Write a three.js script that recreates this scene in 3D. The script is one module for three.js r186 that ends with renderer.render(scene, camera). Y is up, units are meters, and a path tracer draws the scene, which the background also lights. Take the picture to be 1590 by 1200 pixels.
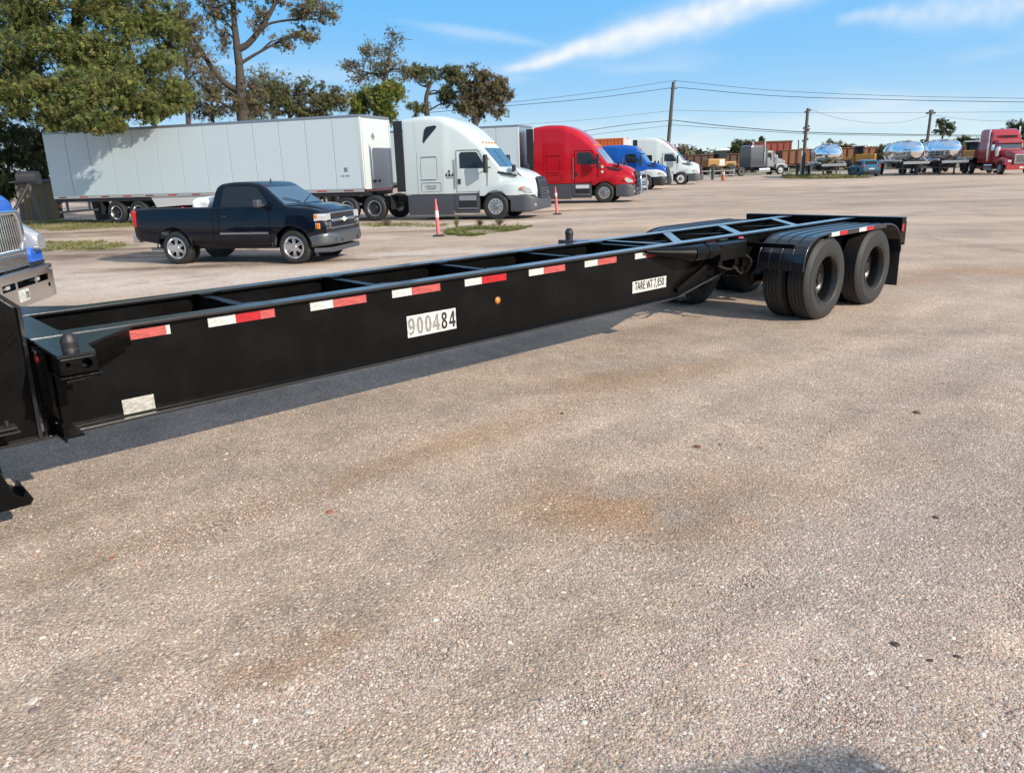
import * as THREE from 'three';
import { mergeGeometries, mergeVertices, toCreasedNormals } from 'three/addons/utils/BufferGeometryUtils.js';
import { RoundedBoxGeometry } from 'three/addons/geometries/RoundedBoxGeometry.js';
import { FontLoader } from 'three/addons/loaders/FontLoader.js';
import { TextGeometry } from 'three/addons/geometries/TextGeometry.js';
import { Brush, Evaluator, SUBTRACTION } from 'three-bvh-csg';

// ---------------------------------------------------------------- camera, sky, sun, exposure
const scene = new THREE.Scene();
const FOCAL = 1210, PITCH = 0.2753, ROLL = 0.0325, EYE = 1.963;            // solved from the trailer, truck and pickup dimensions
const camera = new THREE.PerspectiveCamera(2 * Math.atan(600 / FOCAL) * 180 / Math.PI, 1590 / 1200, 0.05, 3000);
camera.position.set(0, EYE, 0);
camera.rotation.order = 'YXZ';
camera.rotation.set(-PITCH, 0, -ROLL);
scene.add(camera);
const renderer = new THREE.WebGLRenderer({ antialias: true });
renderer.toneMapping = THREE.LinearToneMapping;
renderer.toneMappingExposure = 1.6;
renderer.shadowMap.enabled = true;
const SUN_AZ = 130 * Math.PI / 180, SUN_EL = 27 * Math.PI / 180;            // clockwise from the view direction
const sunDir = new THREE.Vector3(Math.sin(SUN_AZ) * Math.cos(SUN_EL), Math.sin(SUN_EL), -Math.cos(SUN_AZ) * Math.cos(SUN_EL));
const sun = new THREE.DirectionalLight(new THREE.Color().setRGB(1, 0.90, 0.77), 3.6);
sun.position.copy(sunDir).multiplyScalar(120);
sun.castShadow = true;
sun.shadow.mapSize.set(4096, 4096);
Object.assign(sun.shadow.camera, { left: -70, right: 70, top: 70, bottom: -70, near: 1, far: 300 });
sun.shadow.radius = 1;
scene.add(sun, sun.target);

// ---------------------------------------------------------------- random and noise
function rng(seed) { let a = seed >>> 0; return () => { a = (a + 0x6D2B79F5) | 0; let t = Math.imul(a ^ (a >>> 15), 1 | a); t = (t + Math.imul(t ^ (t >>> 7), 61 | t)) ^ t; return ((t ^ (t >>> 14)) >>> 0) / 4294967296; }; }
function hash2(i, j, s = 0) { let h = Math.imul(i, 374761393) + Math.imul(j, 668265263) + Math.imul(s, 1274126177); h = Math.imul(h ^ (h >>> 13), 1274126177); return ((h ^ (h >>> 16)) >>> 0) / 4294967296; }
function vnoise(x, y, s = 0, per = 0) {
  const i = Math.floor(x), j = Math.floor(y), fx = x - i, fy = y - j, u = fx * fx * (3 - 2 * fx), v = fy * fy * (3 - 2 * fy);
  const m = per ? n => ((n % per) + per) % per : n => n;
  const a = hash2(m(i), m(j), s), b = hash2(m(i + 1), m(j), s), c = hash2(m(i), m(j + 1), s), d = hash2(m(i + 1), m(j + 1), s);
  return a + (b - a) * u + (c - a) * v + (a - b - c + d) * u * v;
}
function fbm(x, y, o = 4, s = 0, per = 0) { let a = 0.5, t = 0, n = 0; for (let k = 0; k < o; k++) { t += a * vnoise(x, y, s + k, per); n += a; a *= 0.5; x *= 2; y *= 2; per *= 2; } return t / n; }
const smooth = (a, b, x) => { const t = Math.min(1, Math.max(0, (x - a) / (b - a))); return t * t * (3 - 2 * t); };
const mix = (a, b, t) => a + (b - a) * t;

// ---------------------------------------------------------------- pixels of the photograph as directions
function ray(u, v) {
  const xr = (u - 795) / FOCAL, yr = (600 - v) / FOCAL, c = Math.cos(ROLL), s = Math.sin(ROLL), cp = Math.cos(PITCH), sp = Math.sin(PITCH);
  const X = xr * c + yr * s, yc = -xr * s + yr * c;
  return new THREE.Vector3(X, yc * cp - sp, -(cp + yc * sp));
}
const at = (u, v, depth) => { const q = ray(u, v); return q.multiplyScalar(depth / -q.z).add(new THREE.Vector3(0, EYE, 0)); };     // depth metres ahead
const onGround = (u, v, h = 0) => { const q = ray(u, v); return q.multiplyScalar((h - EYE) / q.y).add(new THREE.Vector3(0, EYE, 0)); };

// ---------------------------------------------------------------- the sky: blue air, pale at the horizon and overhead, thin streaks of cirrus
{
  const SKY = 0.64, w = 2048, h = 1024, data = new Float32Array(w * h * 4);
  const cA = ray(775, 112).normalize(), cB = ray(1175, -6).normalize(), cC = ray(1300, 28).normalize(), cD = ray(1560, 10).normalize();
  const plane = d => [d.x / Math.max(d.y, 0.02), -d.z / Math.max(d.y, 0.02)];
  const seg = (p, a, b) => { const dx = b[0] - a[0], dy = b[1] - a[1], L2 = dx * dx + dy * dy, t = ((p[0] - a[0]) * dx + (p[1] - a[1]) * dy) / L2; return [t, ((p[0] - a[0]) * -dy + (p[1] - a[1]) * dx) / Math.sqrt(L2)]; };
  const azel = d => [Math.atan2(d.x, -d.z), Math.asin(d.y)];
  const A = azel(cA), B = azel(cB), C = azel(cC), D = azel(cD);
  for (let j = 0; j < h; j++) for (let i = 0; i < w; i++) {
    const phi = (i + 0.5) / w * 2 * Math.PI - Math.PI, el = ((j + 0.5) / h - 0.5) * Math.PI;
    const cx = Math.cos(el) * Math.cos(phi), cy = Math.sin(el), cz = Math.cos(el) * Math.sin(phi);
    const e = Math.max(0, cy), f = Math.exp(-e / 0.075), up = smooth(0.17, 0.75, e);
    let r = mix(0.12 + 0.70 * f, 0.44, up), gg = mix(0.49 + 0.46 * f, 0.54, up), b = mix(0.96 - 0.06 * f, 0.74, up);  // overhead air, like the glow below, whitened out of view for neutral shadow fill
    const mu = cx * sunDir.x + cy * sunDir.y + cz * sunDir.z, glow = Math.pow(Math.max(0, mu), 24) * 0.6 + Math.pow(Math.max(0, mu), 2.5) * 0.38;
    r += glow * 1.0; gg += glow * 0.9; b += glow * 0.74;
    // cirrus: streaked noise on a plane high above, and the two long wisps in view
    if (cy > 0) {
      const az = Math.atan2(cx, -cz), p = [az, el];
      const px = cx / (cy + 0.06), pz = -cz / (cy + 0.06), s1 = px * 0.75 + pz * 0.66, s2 = -px * 0.66 + pz * 0.75;
      const streak = fbm(s1 * 0.5 + 3, s2 * 2.2 + 9, 5, 11), fine = fbm(s1 * 2.5, s2 * 9, 4, 23);
      let c = smooth(0.70, 0.9, streak) * 0.4 * (0.5 + fine) * smooth(0.02, 0.2, cy);
      const wisp = (P, Q, wid, amt, s) => {
        const [t, dd] = seg(p, P, Q), n = fbm(t * 6 + s, dd * 60, 4, 31 + s) - 0.5, n2 = fbm(t * 26 + s, dd * 110, 3, 57 + s);
        const ww = wid * (0.35 + 0.9 * smooth(-0.05, 0.75, t)) ;
        const k = Math.exp(-Math.pow((dd + n * wid * 0.9) / ww, 2)) * smooth(-0.06, 0.12, t) * (1 - smooth(1.0, 1.6, t));
        return amt * k * (0.55 + 0.75 * n2);
      };
      c = Math.max(c, wisp(A, B, 0.0145, 0.95, 1), wisp(C, D, 0.012, 0.5, 5));
      const lowBank = smooth(0.52, 0.75, fbm(az * 5 + 2, el * 26, 4, 71)) * Math.exp(-Math.pow((el - 0.06) / 0.05, 2)) * 0.5;
      c = Math.min(0.95, Math.max(c, lowBank));
      r = mix(r, 0.9 + glow, c); gg = mix(gg, 0.94 + glow, c); b = mix(b, 0.97 + glow, c);
    } else { r = 0.4; gg = 0.36; b = 0.31; }
    const k = (j * w + i) * 4;
    data[k] = r * SKY; data[k + 1] = gg * SKY; data[k + 2] = b * SKY; data[k + 3] = 1;
  }
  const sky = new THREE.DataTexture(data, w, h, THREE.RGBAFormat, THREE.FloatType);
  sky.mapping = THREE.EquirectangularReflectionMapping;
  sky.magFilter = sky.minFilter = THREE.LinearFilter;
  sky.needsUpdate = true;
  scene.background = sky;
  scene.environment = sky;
}

// ---------------------------------------------------------------- materials
const lin = (r, g, b) => new THREE.Color().setRGB(r, g, b);
function dataTex(w, h, fn, srgb, rep = true) {
  const d = new Uint8Array(w * h * 4);
  for (let j = 0; j < h; j++) for (let i = 0; i < w; i++) { const c = fn(i, j), k = (j * w + i) * 4; d[k] = c[0]; d[k + 1] = c[1]; d[k + 2] = c[2]; d[k + 3] = 255; }
  const t = new THREE.DataTexture(d, w, h, THREE.RGBAFormat);
  if (srgb) t.colorSpace = THREE.SRGBColorSpace;
  t.magFilter = THREE.LinearFilter; t.minFilter = THREE.LinearMipmapLinearFilter; t.generateMipmaps = true;
  if (rep) t.wrapS = t.wrapT = THREE.RepeatWrapping;
  t.needsUpdate = true; return t;
}
const std = (c, rough = 0.7, metal = 0, extra = {}) => new THREE.MeshStandardMaterial({ color: c, roughness: rough, metalness: metal, side: THREE.DoubleSide, ...extra });
const paint = (c, extra = {}) => new THREE.MeshPhysicalMaterial({ color: c, roughness: 0.42, metalness: 0, clearcoat: 0.8, clearcoatRoughness: 0.07, side: THREE.DoubleSide, ...extra });
const dustTex = dataTex(256, 256, (i, j) => { const v = 150 + 105 * fbm(i / 24, j / 24, 5, 5, 0); return [v, v, v]; }, false);
const speckle = dataTex(256, 256, (i, j) => { const v = 255 * Math.min(1, 0.62 + 0.5 * fbm(i / 16, j / 16, 5, 9, 16)); return [v, v, v]; }, false);
const waveTex = dataTex(256, 256, (i, j) => { const v = 255 * fbm(i / 64, j / 64, 4, 15, 4); return [v, v, v]; }, false);
const webTex = dataTex(512, 512, (i, j) => { const n = fbm(i / 128, j / 128, 5, 44, 4), s = fbm(i / 6, j / 64, 3, 47, 0), v = 7 + 9 * n + (n > 0.6 ? 5 * s : 0) + (hash2(i, j, 6) > 0.9985 ? 22 : 0); return [v, v, v]; }, true);
const grime = dataTex(256, 256, (i, j) => { const a = fbm(i / 32, j / 32, 5, 81, 8), v = 255 * Math.min(1, 0.70 + 0.42 * a - (fbm(i / 5, j / 40, 3, 87) > 0.68 ? 0.14 : 0)); return [v, v * 0.99, v * 0.97]; }, true);
const M = {
  chassis: new THREE.MeshPhysicalMaterial({ color: lin(1, 1, 1), map: webTex, roughness: 0.4, roughnessMap: dustTex, specularIntensity: 0.32, bumpMap: waveTex, bumpScale: 0.0012, side: THREE.DoubleSide }),
  flange: new THREE.MeshPhysicalMaterial({ color: lin(0.006, 0.006, 0.007), roughness: 0.26, ior: 1.6, clearcoat: 0.9, clearcoatRoughness: 0.16, side: THREE.DoubleSide }),
  rubber: std(lin(0.028, 0.028, 0.027), 0.82, 0, { bumpMap: dustTex, bumpScale: 0.0006 }),
  tyre: std(lin(0.020, 0.0198, 0.0192), 0.8, 0, { roughnessMap: dustTex }),
  blackPlastic: std(lin(0.014, 0.014, 0.015), 0.5),
  fender: new THREE.MeshPhysicalMaterial({ color: lin(0.009, 0.009, 0.011), roughness: 0.34, clearcoat: 0.5, clearcoatRoughness: 0.12, side: THREE.DoubleSide }),
  greyPlastic: std(lin(0.055, 0.058, 0.068), 0.5),
  steel: std(lin(0.35, 0.35, 0.36), 0.38, 1),
  alu: std(lin(0.72, 0.72, 0.73), 0.28, 1, { roughnessMap: null }),
  chrome: std(lin(0.85, 0.86, 0.88), 0.09, 1),
  dullChrome: std(lin(0.62, 0.6, 0.57), 0.32, 1, { roughnessMap: dustTex }),
  mirrorTank: std(lin(0.88, 0.89, 0.91), 0.06, 1),
  glass: new THREE.MeshPhysicalMaterial({ color: lin(0.012, 0.016, 0.02), roughness: 0.04, specularIntensity: 0.9, ior: 1.5, side: THREE.DoubleSide }),
  windscreen: new THREE.MeshPhysicalMaterial({ color: lin(0.03, 0.055, 0.075), roughness: 0.04, clearcoat: 1, clearcoatRoughness: 0.02, ior: 1.7, side: THREE.DoubleSide }),
  white: paint(lin(0.53, 0.59, 0.585), { specularIntensity: 0.6, clearcoat: 0.5 }), whitePanel: new THREE.MeshPhysicalMaterial({ color: lin(0.50, 0.585, 0.61), roughness: 0.45, clearcoat: 0.3, clearcoatRoughness: 0.2, side: THREE.DoubleSide }),
  red: paint(lin(0.40, 0.003, 0.012), { specularIntensity: 0.4, clearcoat: 0.5 }), blue: paint(lin(0.004, 0.075, 0.34), { specularIntensity: 0.4, clearcoat: 0.5 }), brightBlue: paint(lin(0.012, 0.11, 0.52)),
  navy: paint(lin(0.0025, 0.0035, 0.008), { roughness: 0.3, specularIntensity: 0.2, clearcoat: 0.65, clearcoatRoughness: 0.03 }),
  darkRed: paint(lin(0.34, 0.012, 0.02)), darkGrey: paint(lin(0.03, 0.034, 0.042)), silver: std(lin(0.26, 0.28, 0.3), 0.4, 0.6), teal: paint(lin(0.005, 0.105, 0.19)),
  orange: std(lin(0.50, 0.11, 0.022), 0.6), tapeRed: std(lin(0.52, 0.011, 0.02), 0.4, 0, { map: grime }), tapeFaded: std(lin(0.54, 0.10, 0.095), 0.45, 0, { map: grime }), tapeWhite: std(lin(0.68, 0.70, 0.69), 0.4, 0, { map: grime }),
  amber: new THREE.MeshPhysicalMaterial({ color: lin(0.72, 0.2, 0.01), roughness: 0.15, clearcoat: 1, side: THREE.DoubleSide }), redLens: new THREE.MeshPhysicalMaterial({ color: lin(0.4, 0.01, 0.01), roughness: 0.15, clearcoat: 1, side: THREE.DoubleSide }),
  lens: new THREE.MeshPhysicalMaterial({ color: lin(0.6, 0.62, 0.64), roughness: 0.1, clearcoat: 1, metalness: 0.5, side: THREE.DoubleSide }),
  plate: std(lin(0.68, 0.69, 0.67), 0.5, 0, { map: grime }), ink: std(lin(0.012, 0.012, 0.014), 0.6), inkFaded: std(lin(0.2, 0.2, 0.2), 0.6),
  pink: std(lin(0.66, 0.15, 0.16), 0.65), pinkWhite: std(lin(0.75, 0.62, 0.6), 0.55), wood: std(lin(0.19, 0.14, 0.08), 0.85), greyWood: std(lin(0.15, 0.13, 0.11), 0.9), concrete: std(lin(0.5, 0.47, 0.41), 0.9),
  poleWood: std(lin(0.09, 0.075, 0.065), 0.9), wire: std(lin(0.02, 0.02, 0.02), 0.7), rust: std(lin(0.15, 0.065, 0.035), 0.85), rustDark: std(lin(0.11, 0.045, 0.025), 0.85), yellow: paint(lin(0.30, 0.15, 0.025), { clearcoat: 0.2 }),
  bark: std(lin(0.06, 0.05, 0.043), 0.95, 0, { bumpMap: dustTex, bumpScale: 0.02 }), flatDeck: std(lin(0.16, 0.14, 0.12), 0.8), whitePlastic: std(lin(0.75, 0.74, 0.73), 0.5),
};

// ---------------------------------------------------------------- objects
const taken = {};
function numbered(name) { const k = taken[name] = (taken[name] ?? -1) + 1; return k ? `${name}_${String(k).padStart(3, '0')}` : name; }
function tag(o, label, category, group, kind) { if (label) o.userData.label = label; if (category) o.userData.category = category; if (group) o.userData.group = group; if (kind) o.userData.kind = kind; return o; }
function thing(name, label, category, pos = [0, 0, 0], turn = 0, group) {
  const o = new THREE.Group(); o.name = numbered(name); o.position.set(...pos); o.rotation.y = turn; scene.add(o); return tag(o, label, category, group);
}
function fix(g) {
  g = g.index ? g.toNonIndexed() : g;
  if (!g.attributes.normal) g.computeVertexNormals();
  if (!g.attributes.uv) g.setAttribute('uv', new THREE.BufferAttribute(new Float32Array(g.attributes.position.count * 2), 2));
  for (const k of Object.keys(g.attributes)) if (!['position', 'normal', 'uv'].includes(k)) g.deleteAttribute(k);
  return g;
}
const join = gs => gs.length === 1 ? gs[0] : mergeGeometries(gs.map(fix));
function obj(name, geo, mat, parent, label) {
  const m = new THREE.Mesh(Array.isArray(geo) ? join(geo) : geo, mat);
  m.name = parent ? name : numbered(name); m.castShadow = m.receiveShadow = true; (parent || scene).add(m);
  if (label) m.userData.label = label;
  return m;
}
function sub(name, parent, pos = [0, 0, 0]) { const g = new THREE.Group(); g.name = name; g.position.set(...pos); parent.add(g); return g; }
function copy(o, pos, turn, label) { const c = o.clone(); c.name = numbered(o.name.replace(/_\d{3}$/, '')); c.userData = { ...o.userData }; if (label) c.userData.label = label; c.position.set(...pos); if (turn !== undefined) c.rotation.y = turn; scene.add(c); return c; }
// geometry makers
const box = (x0, x1, y0, y1, z0, z1, r = 0) => {
  const w = Math.abs(x1 - x0), h = Math.abs(y1 - y0), d = Math.abs(z1 - z0);
  const g = r > 0 ? new RoundedBoxGeometry(w, h, d, 2, Math.min(r, w / 2.05, h / 2.05, d / 2.05)) : new THREE.BoxGeometry(w, h, d);
  return g.translate((x0 + x1) / 2, (y0 + y1) / 2, (z0 + z1) / 2);
};
const V = (x, y, z) => new THREE.Vector3(x, y, z);
function bar(a, b, r, r2 = r, seg = 10) {                       // tapered round bar between two points
  a = Array.isArray(a) ? V(...a) : a; b = Array.isArray(b) ? V(...b) : b;
  const L = a.distanceTo(b), g = new THREE.CylinderGeometry(r2, r, L, seg, 1);
  g.applyQuaternion(new THREE.Quaternion().setFromUnitVectors(V(0, 1, 0), b.clone().sub(a).normalize()));
  return g.translate((a.x + b.x) / 2, (a.y + b.y) / 2, (a.z + b.z) / 2);
}
function beam(a, b, w, h, up = V(0, 1, 0)) {                     // rectangular bar between two points
  a = Array.isArray(a) ? V(...a) : a; b = Array.isArray(b) ? V(...b) : b;
  const x = b.clone().sub(a), L = x.length(); x.normalize(); const z = x.clone().cross(up).normalize(), y = z.clone().cross(x);
  const g = new THREE.BoxGeometry(L, h, w); g.applyMatrix4(new THREE.Matrix4().makeBasis(x, y, z));
  return g.translate((a.x + b.x) / 2, (a.y + b.y) / 2, (a.z + b.z) / 2);
}
function pipe(pts, r, seg = 24, rs = 8) { return new THREE.TubeGeometry(new THREE.CatmullRomCurve3(pts.map(p => Array.isArray(p) ? V(...p) : p)), seg, r, rs, false); }
function prism(pts, z0, z1, bevel = 0, holes = []) {             // outline in x, y pulled from z0 to z1
  const s = new THREE.Shape(pts.map(p => new THREE.Vector2(p[0], p[1]))); for (const h of holes) s.holes.push(new THREE.Path(h.map(p => new THREE.Vector2(p[0], p[1]))));
  const g = new THREE.ExtrudeGeometry(s, { depth: Math.abs(z1 - z0) - 2 * bevel, bevelEnabled: bevel > 0, bevelSize: bevel, bevelThickness: bevel, bevelSegments: 2, bevelOffset: -bevel, curveSegments: 10 });
  return g.translate(0, 0, Math.min(z0, z1) + bevel);
}
function rrect(x0, x1, y0, y1, r, n = 5) { const p = []; for (const [cx, cy, a0] of [[x1 - r, y1 - r, 0], [x0 + r, y1 - r, 90], [x0 + r, y0 + r, 180], [x1 - r, y0 + r, 270]]) for (let k = 0; k <= n; k++) { const a = (a0 + 90 * k / n) * Math.PI / 180; p.push([cx + r * Math.cos(a), cy + r * Math.sin(a)]); } return p; }
function pchip(pts) {                                            // smooth curve through control points without overshoot
  const n = pts.length, h = [], d = [], m = [];
  for (let i = 0; i < n - 1; i++) { h[i] = pts[i + 1][0] - pts[i][0]; d[i] = (pts[i + 1][1] - pts[i][1]) / h[i]; }
  m[0] = d[0]; m[n - 1] = d[n - 2];
  for (let i = 1; i < n - 1; i++) m[i] = d[i - 1] * d[i] <= 0 ? 0 : 2 * d[i - 1] * d[i] / (d[i - 1] + d[i]);
  return x => { if (x <= pts[0][0]) return pts[0][1]; if (x >= pts[n - 1][0]) return pts[n - 1][1]; let i = 0; while (x > pts[i + 1][0]) i++; const t = (x - pts[i][0]) / h[i], t2 = t * t, t3 = t2 * t; return (2 * t3 - 3 * t2 + 1) * pts[i][1] + (t3 - 2 * t2 + t) * h[i] * m[i] + (-2 * t3 + 3 * t2) * pts[i + 1][1] + (t3 - t2) * h[i] * m[i + 1]; };
}
const line = pts => x => { if (x <= pts[0][0]) return pts[0][1]; for (let i = 0; i < pts.length - 1; i++) if (x <= pts[i + 1][0]) return mix(pts[i][1], pts[i + 1][1], (x - pts[i][0]) / (pts[i + 1][0] - pts[i][0])); return pts[pts.length - 1][1]; };
// closed body shell: rounded cross-sections at stations along x; yb, yt, w (half width low), tw (half width high), rt, rb are numbers or functions of x; zc shifts it sideways
function loft(xs, { yb, yt, w, tw, rt = 0.08, rb = 0.03, zc = 0, crease = 0.6, bulge = 0, sideN = 0 }, k = 5) {
  const F = f => typeof f === 'function' ? f : () => f; yb = F(yb); yt = F(yt); w = F(w); tw = tw === undefined ? w : F(tw); rt = F(rt); rb = F(rb); zc = F(zc);
  const pos = [], uv = [], idx = [], N = 4 * (k + 1) + 2 * sideN;
  xs.forEach((x, i) => {
    const b = yb(x), t = Math.max(yt(x), b + 0.004), H = t - b, W = w(x), T = tw(x), c = zc(x), RT = Math.min(rt(x), H * 0.49, T * 0.98), RB = Math.min(rb(x), H * 0.49, W * 0.98);
    const side = y => mix(W, T, (y - b) / H);
    for (const [sx, top, a0] of [[1, 0, -90], [1, 1, 0], [-1, 1, 90], [-1, 0, 180]]) for (let q = 0; q <= k; q++) {
      const a = (a0 + 90 * q / k) * Math.PI / 180, R = top ? RT : RB, cy = top ? t - R : b + R, yy = cy + R * Math.sin(a), zz = sx * (side(cy) - R) + R * Math.cos(a);
      pos.push(x, yy, c + zz); uv.push(x, (yy + zz));
      if (q === k && sideN && (a0 === -90 || a0 === 90)) { const up = a0 === -90; for (let e = 1; e <= sideN; e++) { const f = e / (sideN + 1), y2 = up ? mix(b + RB, t - RT, f) : mix(t - RT, b + RB, f); pos.push(x, y2, c + sx * (side(y2) + bulge * Math.sin(Math.PI * Math.pow((y2 - b) / H, 0.85)))); uv.push(x, y2); } }
    }
  });
  const n = xs.length;
  for (let i = 0; i < n - 1; i++) for (let j = 0; j < N; j++) { const a = i * N + j, b = i * N + (j + 1) % N, c = a + N, d = b + N; idx.push(a, c, b, b, c, d); }
  for (const [i, flip] of [[0, 0], [n - 1, 1]]) { let cy = 0, cz = 0; for (let j = 0; j < N; j++) { cy += pos[(i * N + j) * 3 + 1] / N; cz += pos[(i * N + j) * 3 + 2] / N; } const c = pos.length / 3; pos.push(xs[i], cy, cz); uv.push(0, 0); for (let j = 0; j < N; j++) { const a = i * N + j, b = i * N + (j + 1) % N; flip ? idx.push(c, b, a) : idx.push(c, a, b); } }
  // orientation: faces point outward
  const g = new THREE.BufferGeometry(); g.setAttribute('position', new THREE.Float32BufferAttribute(pos, 3)); g.setAttribute('uv', new THREE.Float32BufferAttribute(uv, 2));
  for (let i = 0; i < idx.length; i += 3) { const t = idx[i + 1]; idx[i + 1] = idx[i + 2]; idx[i + 2] = t; }
  g.setIndex(idx); g.deleteAttribute('uv');
  const out = toCreasedNormals(g, crease); out.setAttribute('uv', new THREE.Float32BufferAttribute(new Float32Array(out.attributes.position.count * 2), 2)); return out;
}
const range = (a, b, n) => Array.from({ length: n }, (_, i) => a + (b - a) * i / (n - 1));
const evaluator = new Evaluator();
function cut(geo, ...tools) { let a = new Brush(fix(geo)); a.updateMatrixWorld(); for (const t of tools) { const b = new Brush(fix(t)); b.updateMatrixWorld(); a = evaluator.evaluate(a, b, SUBTRACTION); } const g = a.geometry; g.clearGroups(); return g; }
const ringTool = (pts, z0, z1, wid = 0.012) => {                // closed groove along an outline
  const cx = pts.reduce((s, p) => s + p[0], 0) / pts.length, cy = pts.reduce((s, p) => s + p[1], 0) / pts.length;
  const inn = pts.map(([x, y]) => { const d = Math.hypot(x - cx, y - cy), k = (d - wid * 1.3) / d; return [cx + (x - cx) * k, cy + (y - cy) * k]; });
  return prism(pts, z0, z1, 0, [inn.slice().reverse()]);
};
// heavy or light wheel seen from +z; origin at its centre, outer sidewall at z = 0
function tyreGeo(R, w, rim, grooves = 4, seg = 56) {
  const p = [], s = 0.035 * R / 0.5, add = (r, z) => p.push(new THREE.Vector2(r, z));
  add(rim - 0.01, -0.03); add(rim + 0.012, -0.006); add(rim + 0.03, 0.004); add(rim + 0.035, -0.002); add(rim + 0.05, -0.001); add(mix(rim, R, 0.42), 0.006); add(mix(rim, R, 0.5), 0.007); add(mix(rim, R, 0.66), 0.005); add(mix(rim, R, 0.675), -0.001); add(mix(rim, R, 0.70), -0.001); add(R - s * 1.6, -0.004); add(R - s * 0.6, -0.02); add(R, -0.045);
  const t0 = -0.05, t1 = -w + 0.05, gw = 0.010, gd = 0.010;
  for (let k = 0; k < grooves; k++) { const z = mix(t0, t1, (k + 0.5) / grooves); add(R, z + gw / 2); add(R - gd, z + gw / 2 - 0.001); add(R - gd, z - gw / 2 + 0.001); add(R, z - gw / 2); }
  add(R, -w + 0.045); add(R - s * 0.6, -w + 0.02); add(R - s * 1.6, -w + 0.004); add(mix(rim, R, 0.5), -w - 0.004); add(rim + 0.04, -w - 0.002); add(rim - 0.01, -w + 0.03);
  const g = new THREE.LatheGeometry(p, seg); g.rotateX(Math.PI / 2);
  return toCreasedNormals(g, 0.7);
}
const latheZ = (pts, seg = 40) => toCreasedNormals(new THREE.LatheGeometry(pts.map(q => new THREE.Vector2(...q)), seg).rotateX(Math.PI / 2), 0.7);
const ringOf = (n, f, a0 = 0) => Array.from({ length: n }, (_, i) => { const a = a0 + i / n * Math.PI * 2; return f(Math.cos(a), Math.sin(a), a); });

// ---------------------------------------------------------------- the ground: one sheet of packed gravel
const PSI = 0.8356, CH_D = 5.1206;                               // heading of the chassis and its distance
const along = (x, zf) => x * Math.sin(PSI) + zf * Math.cos(PSI), across = (x, zf) => -x * Math.cos(PSI) + zf * Math.sin(PSI);
const TILE = 2.6;
const gravelMaps = (() => {
  const S = 2048, r = rng(77), col = new Float32Array(S * S * 3), hgt = new Float32Array(S * S);
  for (let j = 0; j < S; j++) for (let i = 0; i < S; i++) {
    const n = fbm(i / 64, j / 64, 4, 3, 32), m = hash2(i, j, 8), q = vnoise(i / 4, j / 4, 6, 512), k = j * S + i, b = 0.76 + 0.32 * n + 0.5 * (m - 0.5) + 0.55 * (q - 0.5);
    col[k * 3] = 0.44 * b; col[k * 3 + 1] = 0.338 * b; col[k * 3 + 2] = 0.250 * b; hgt[k] = 0.1 + 0.08 * m + 0.16 * q + 0.1 * n;
  }
  const pal = [[.42, .33, .26], [.36, .28, .215], [.47, .39, .32], [.33, .265, .22], [.44, .33, .27], [.33, .30, .28], [.53, .46, .40], [.39, .285, .22], [.29, .225, .18], [.48, .41, .335]].map(c => [c[0] * 1.19, c[1] * 1.11, c[2] * 1.0]);
  const px = TILE / S, N = 105000;
  for (let n = 0; n < N; n++) {
    const big = Math.pow(r(), 3.2), rad = (0.0030 + 0.0068 * big) / px, el = 0.6 + 0.4 * r(), an = r() * Math.PI, cx = r() * S, cy = r() * S, ca = Math.cos(an), sa = Math.sin(an);
    const c = pal[Math.floor(r() * pal.length)], br = 0.62 + 0.66 * r() + (r() < 0.05 ? 0.45 : 0), hh = 0.25 + 0.35 * big + 0.4 * r(), sk = 0.3 * (r() - 0.5), R = Math.ceil(rad);
    for (let y = -R; y <= R; y++) for (let x = -R; x <= R; x++) {
      const u = (x * ca + y * sa) / rad, v = (-x * sa + y * ca) / (rad * el), w = Math.pow(Math.abs(u), 2.6) + Math.pow(Math.abs(v + sk * u), 2.6);
      if (w > 1) continue;
      const k = (((cy + y) & (S - 1)) * S + ((cx + x) & (S - 1))), top = 0.2 + hh * 0.75 * Math.pow(1 - w, 0.4) ;
      if (top < hgt[k]) continue;
      hgt[k] = top; col[k * 3] = c[0] * br; col[k * 3 + 1] = c[1] * br; col[k * 3 + 2] = c[2] * br;
    }
  }
  const e = v => Math.round(255 * Math.min(1, v <= 0.0031308 ? 12.92 * v : 1.055 * Math.pow(v, 1 / 2.4) - 0.055));
  return { map: dataTex(S, S, (i, j) => { const k = (j * S + i) * 3; return [e(col[k]), e(col[k + 1]), e(col[k + 2])]; }, true), bump: dataTex(S, S, (i, j) => { const v = 255 * Math.min(1, hgt[j * S + i]); return [v, v, v]; }, false) };
})();
const G = (u, v) => { const p = onGround(u, v); return [p.x, -p.z]; };
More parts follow.
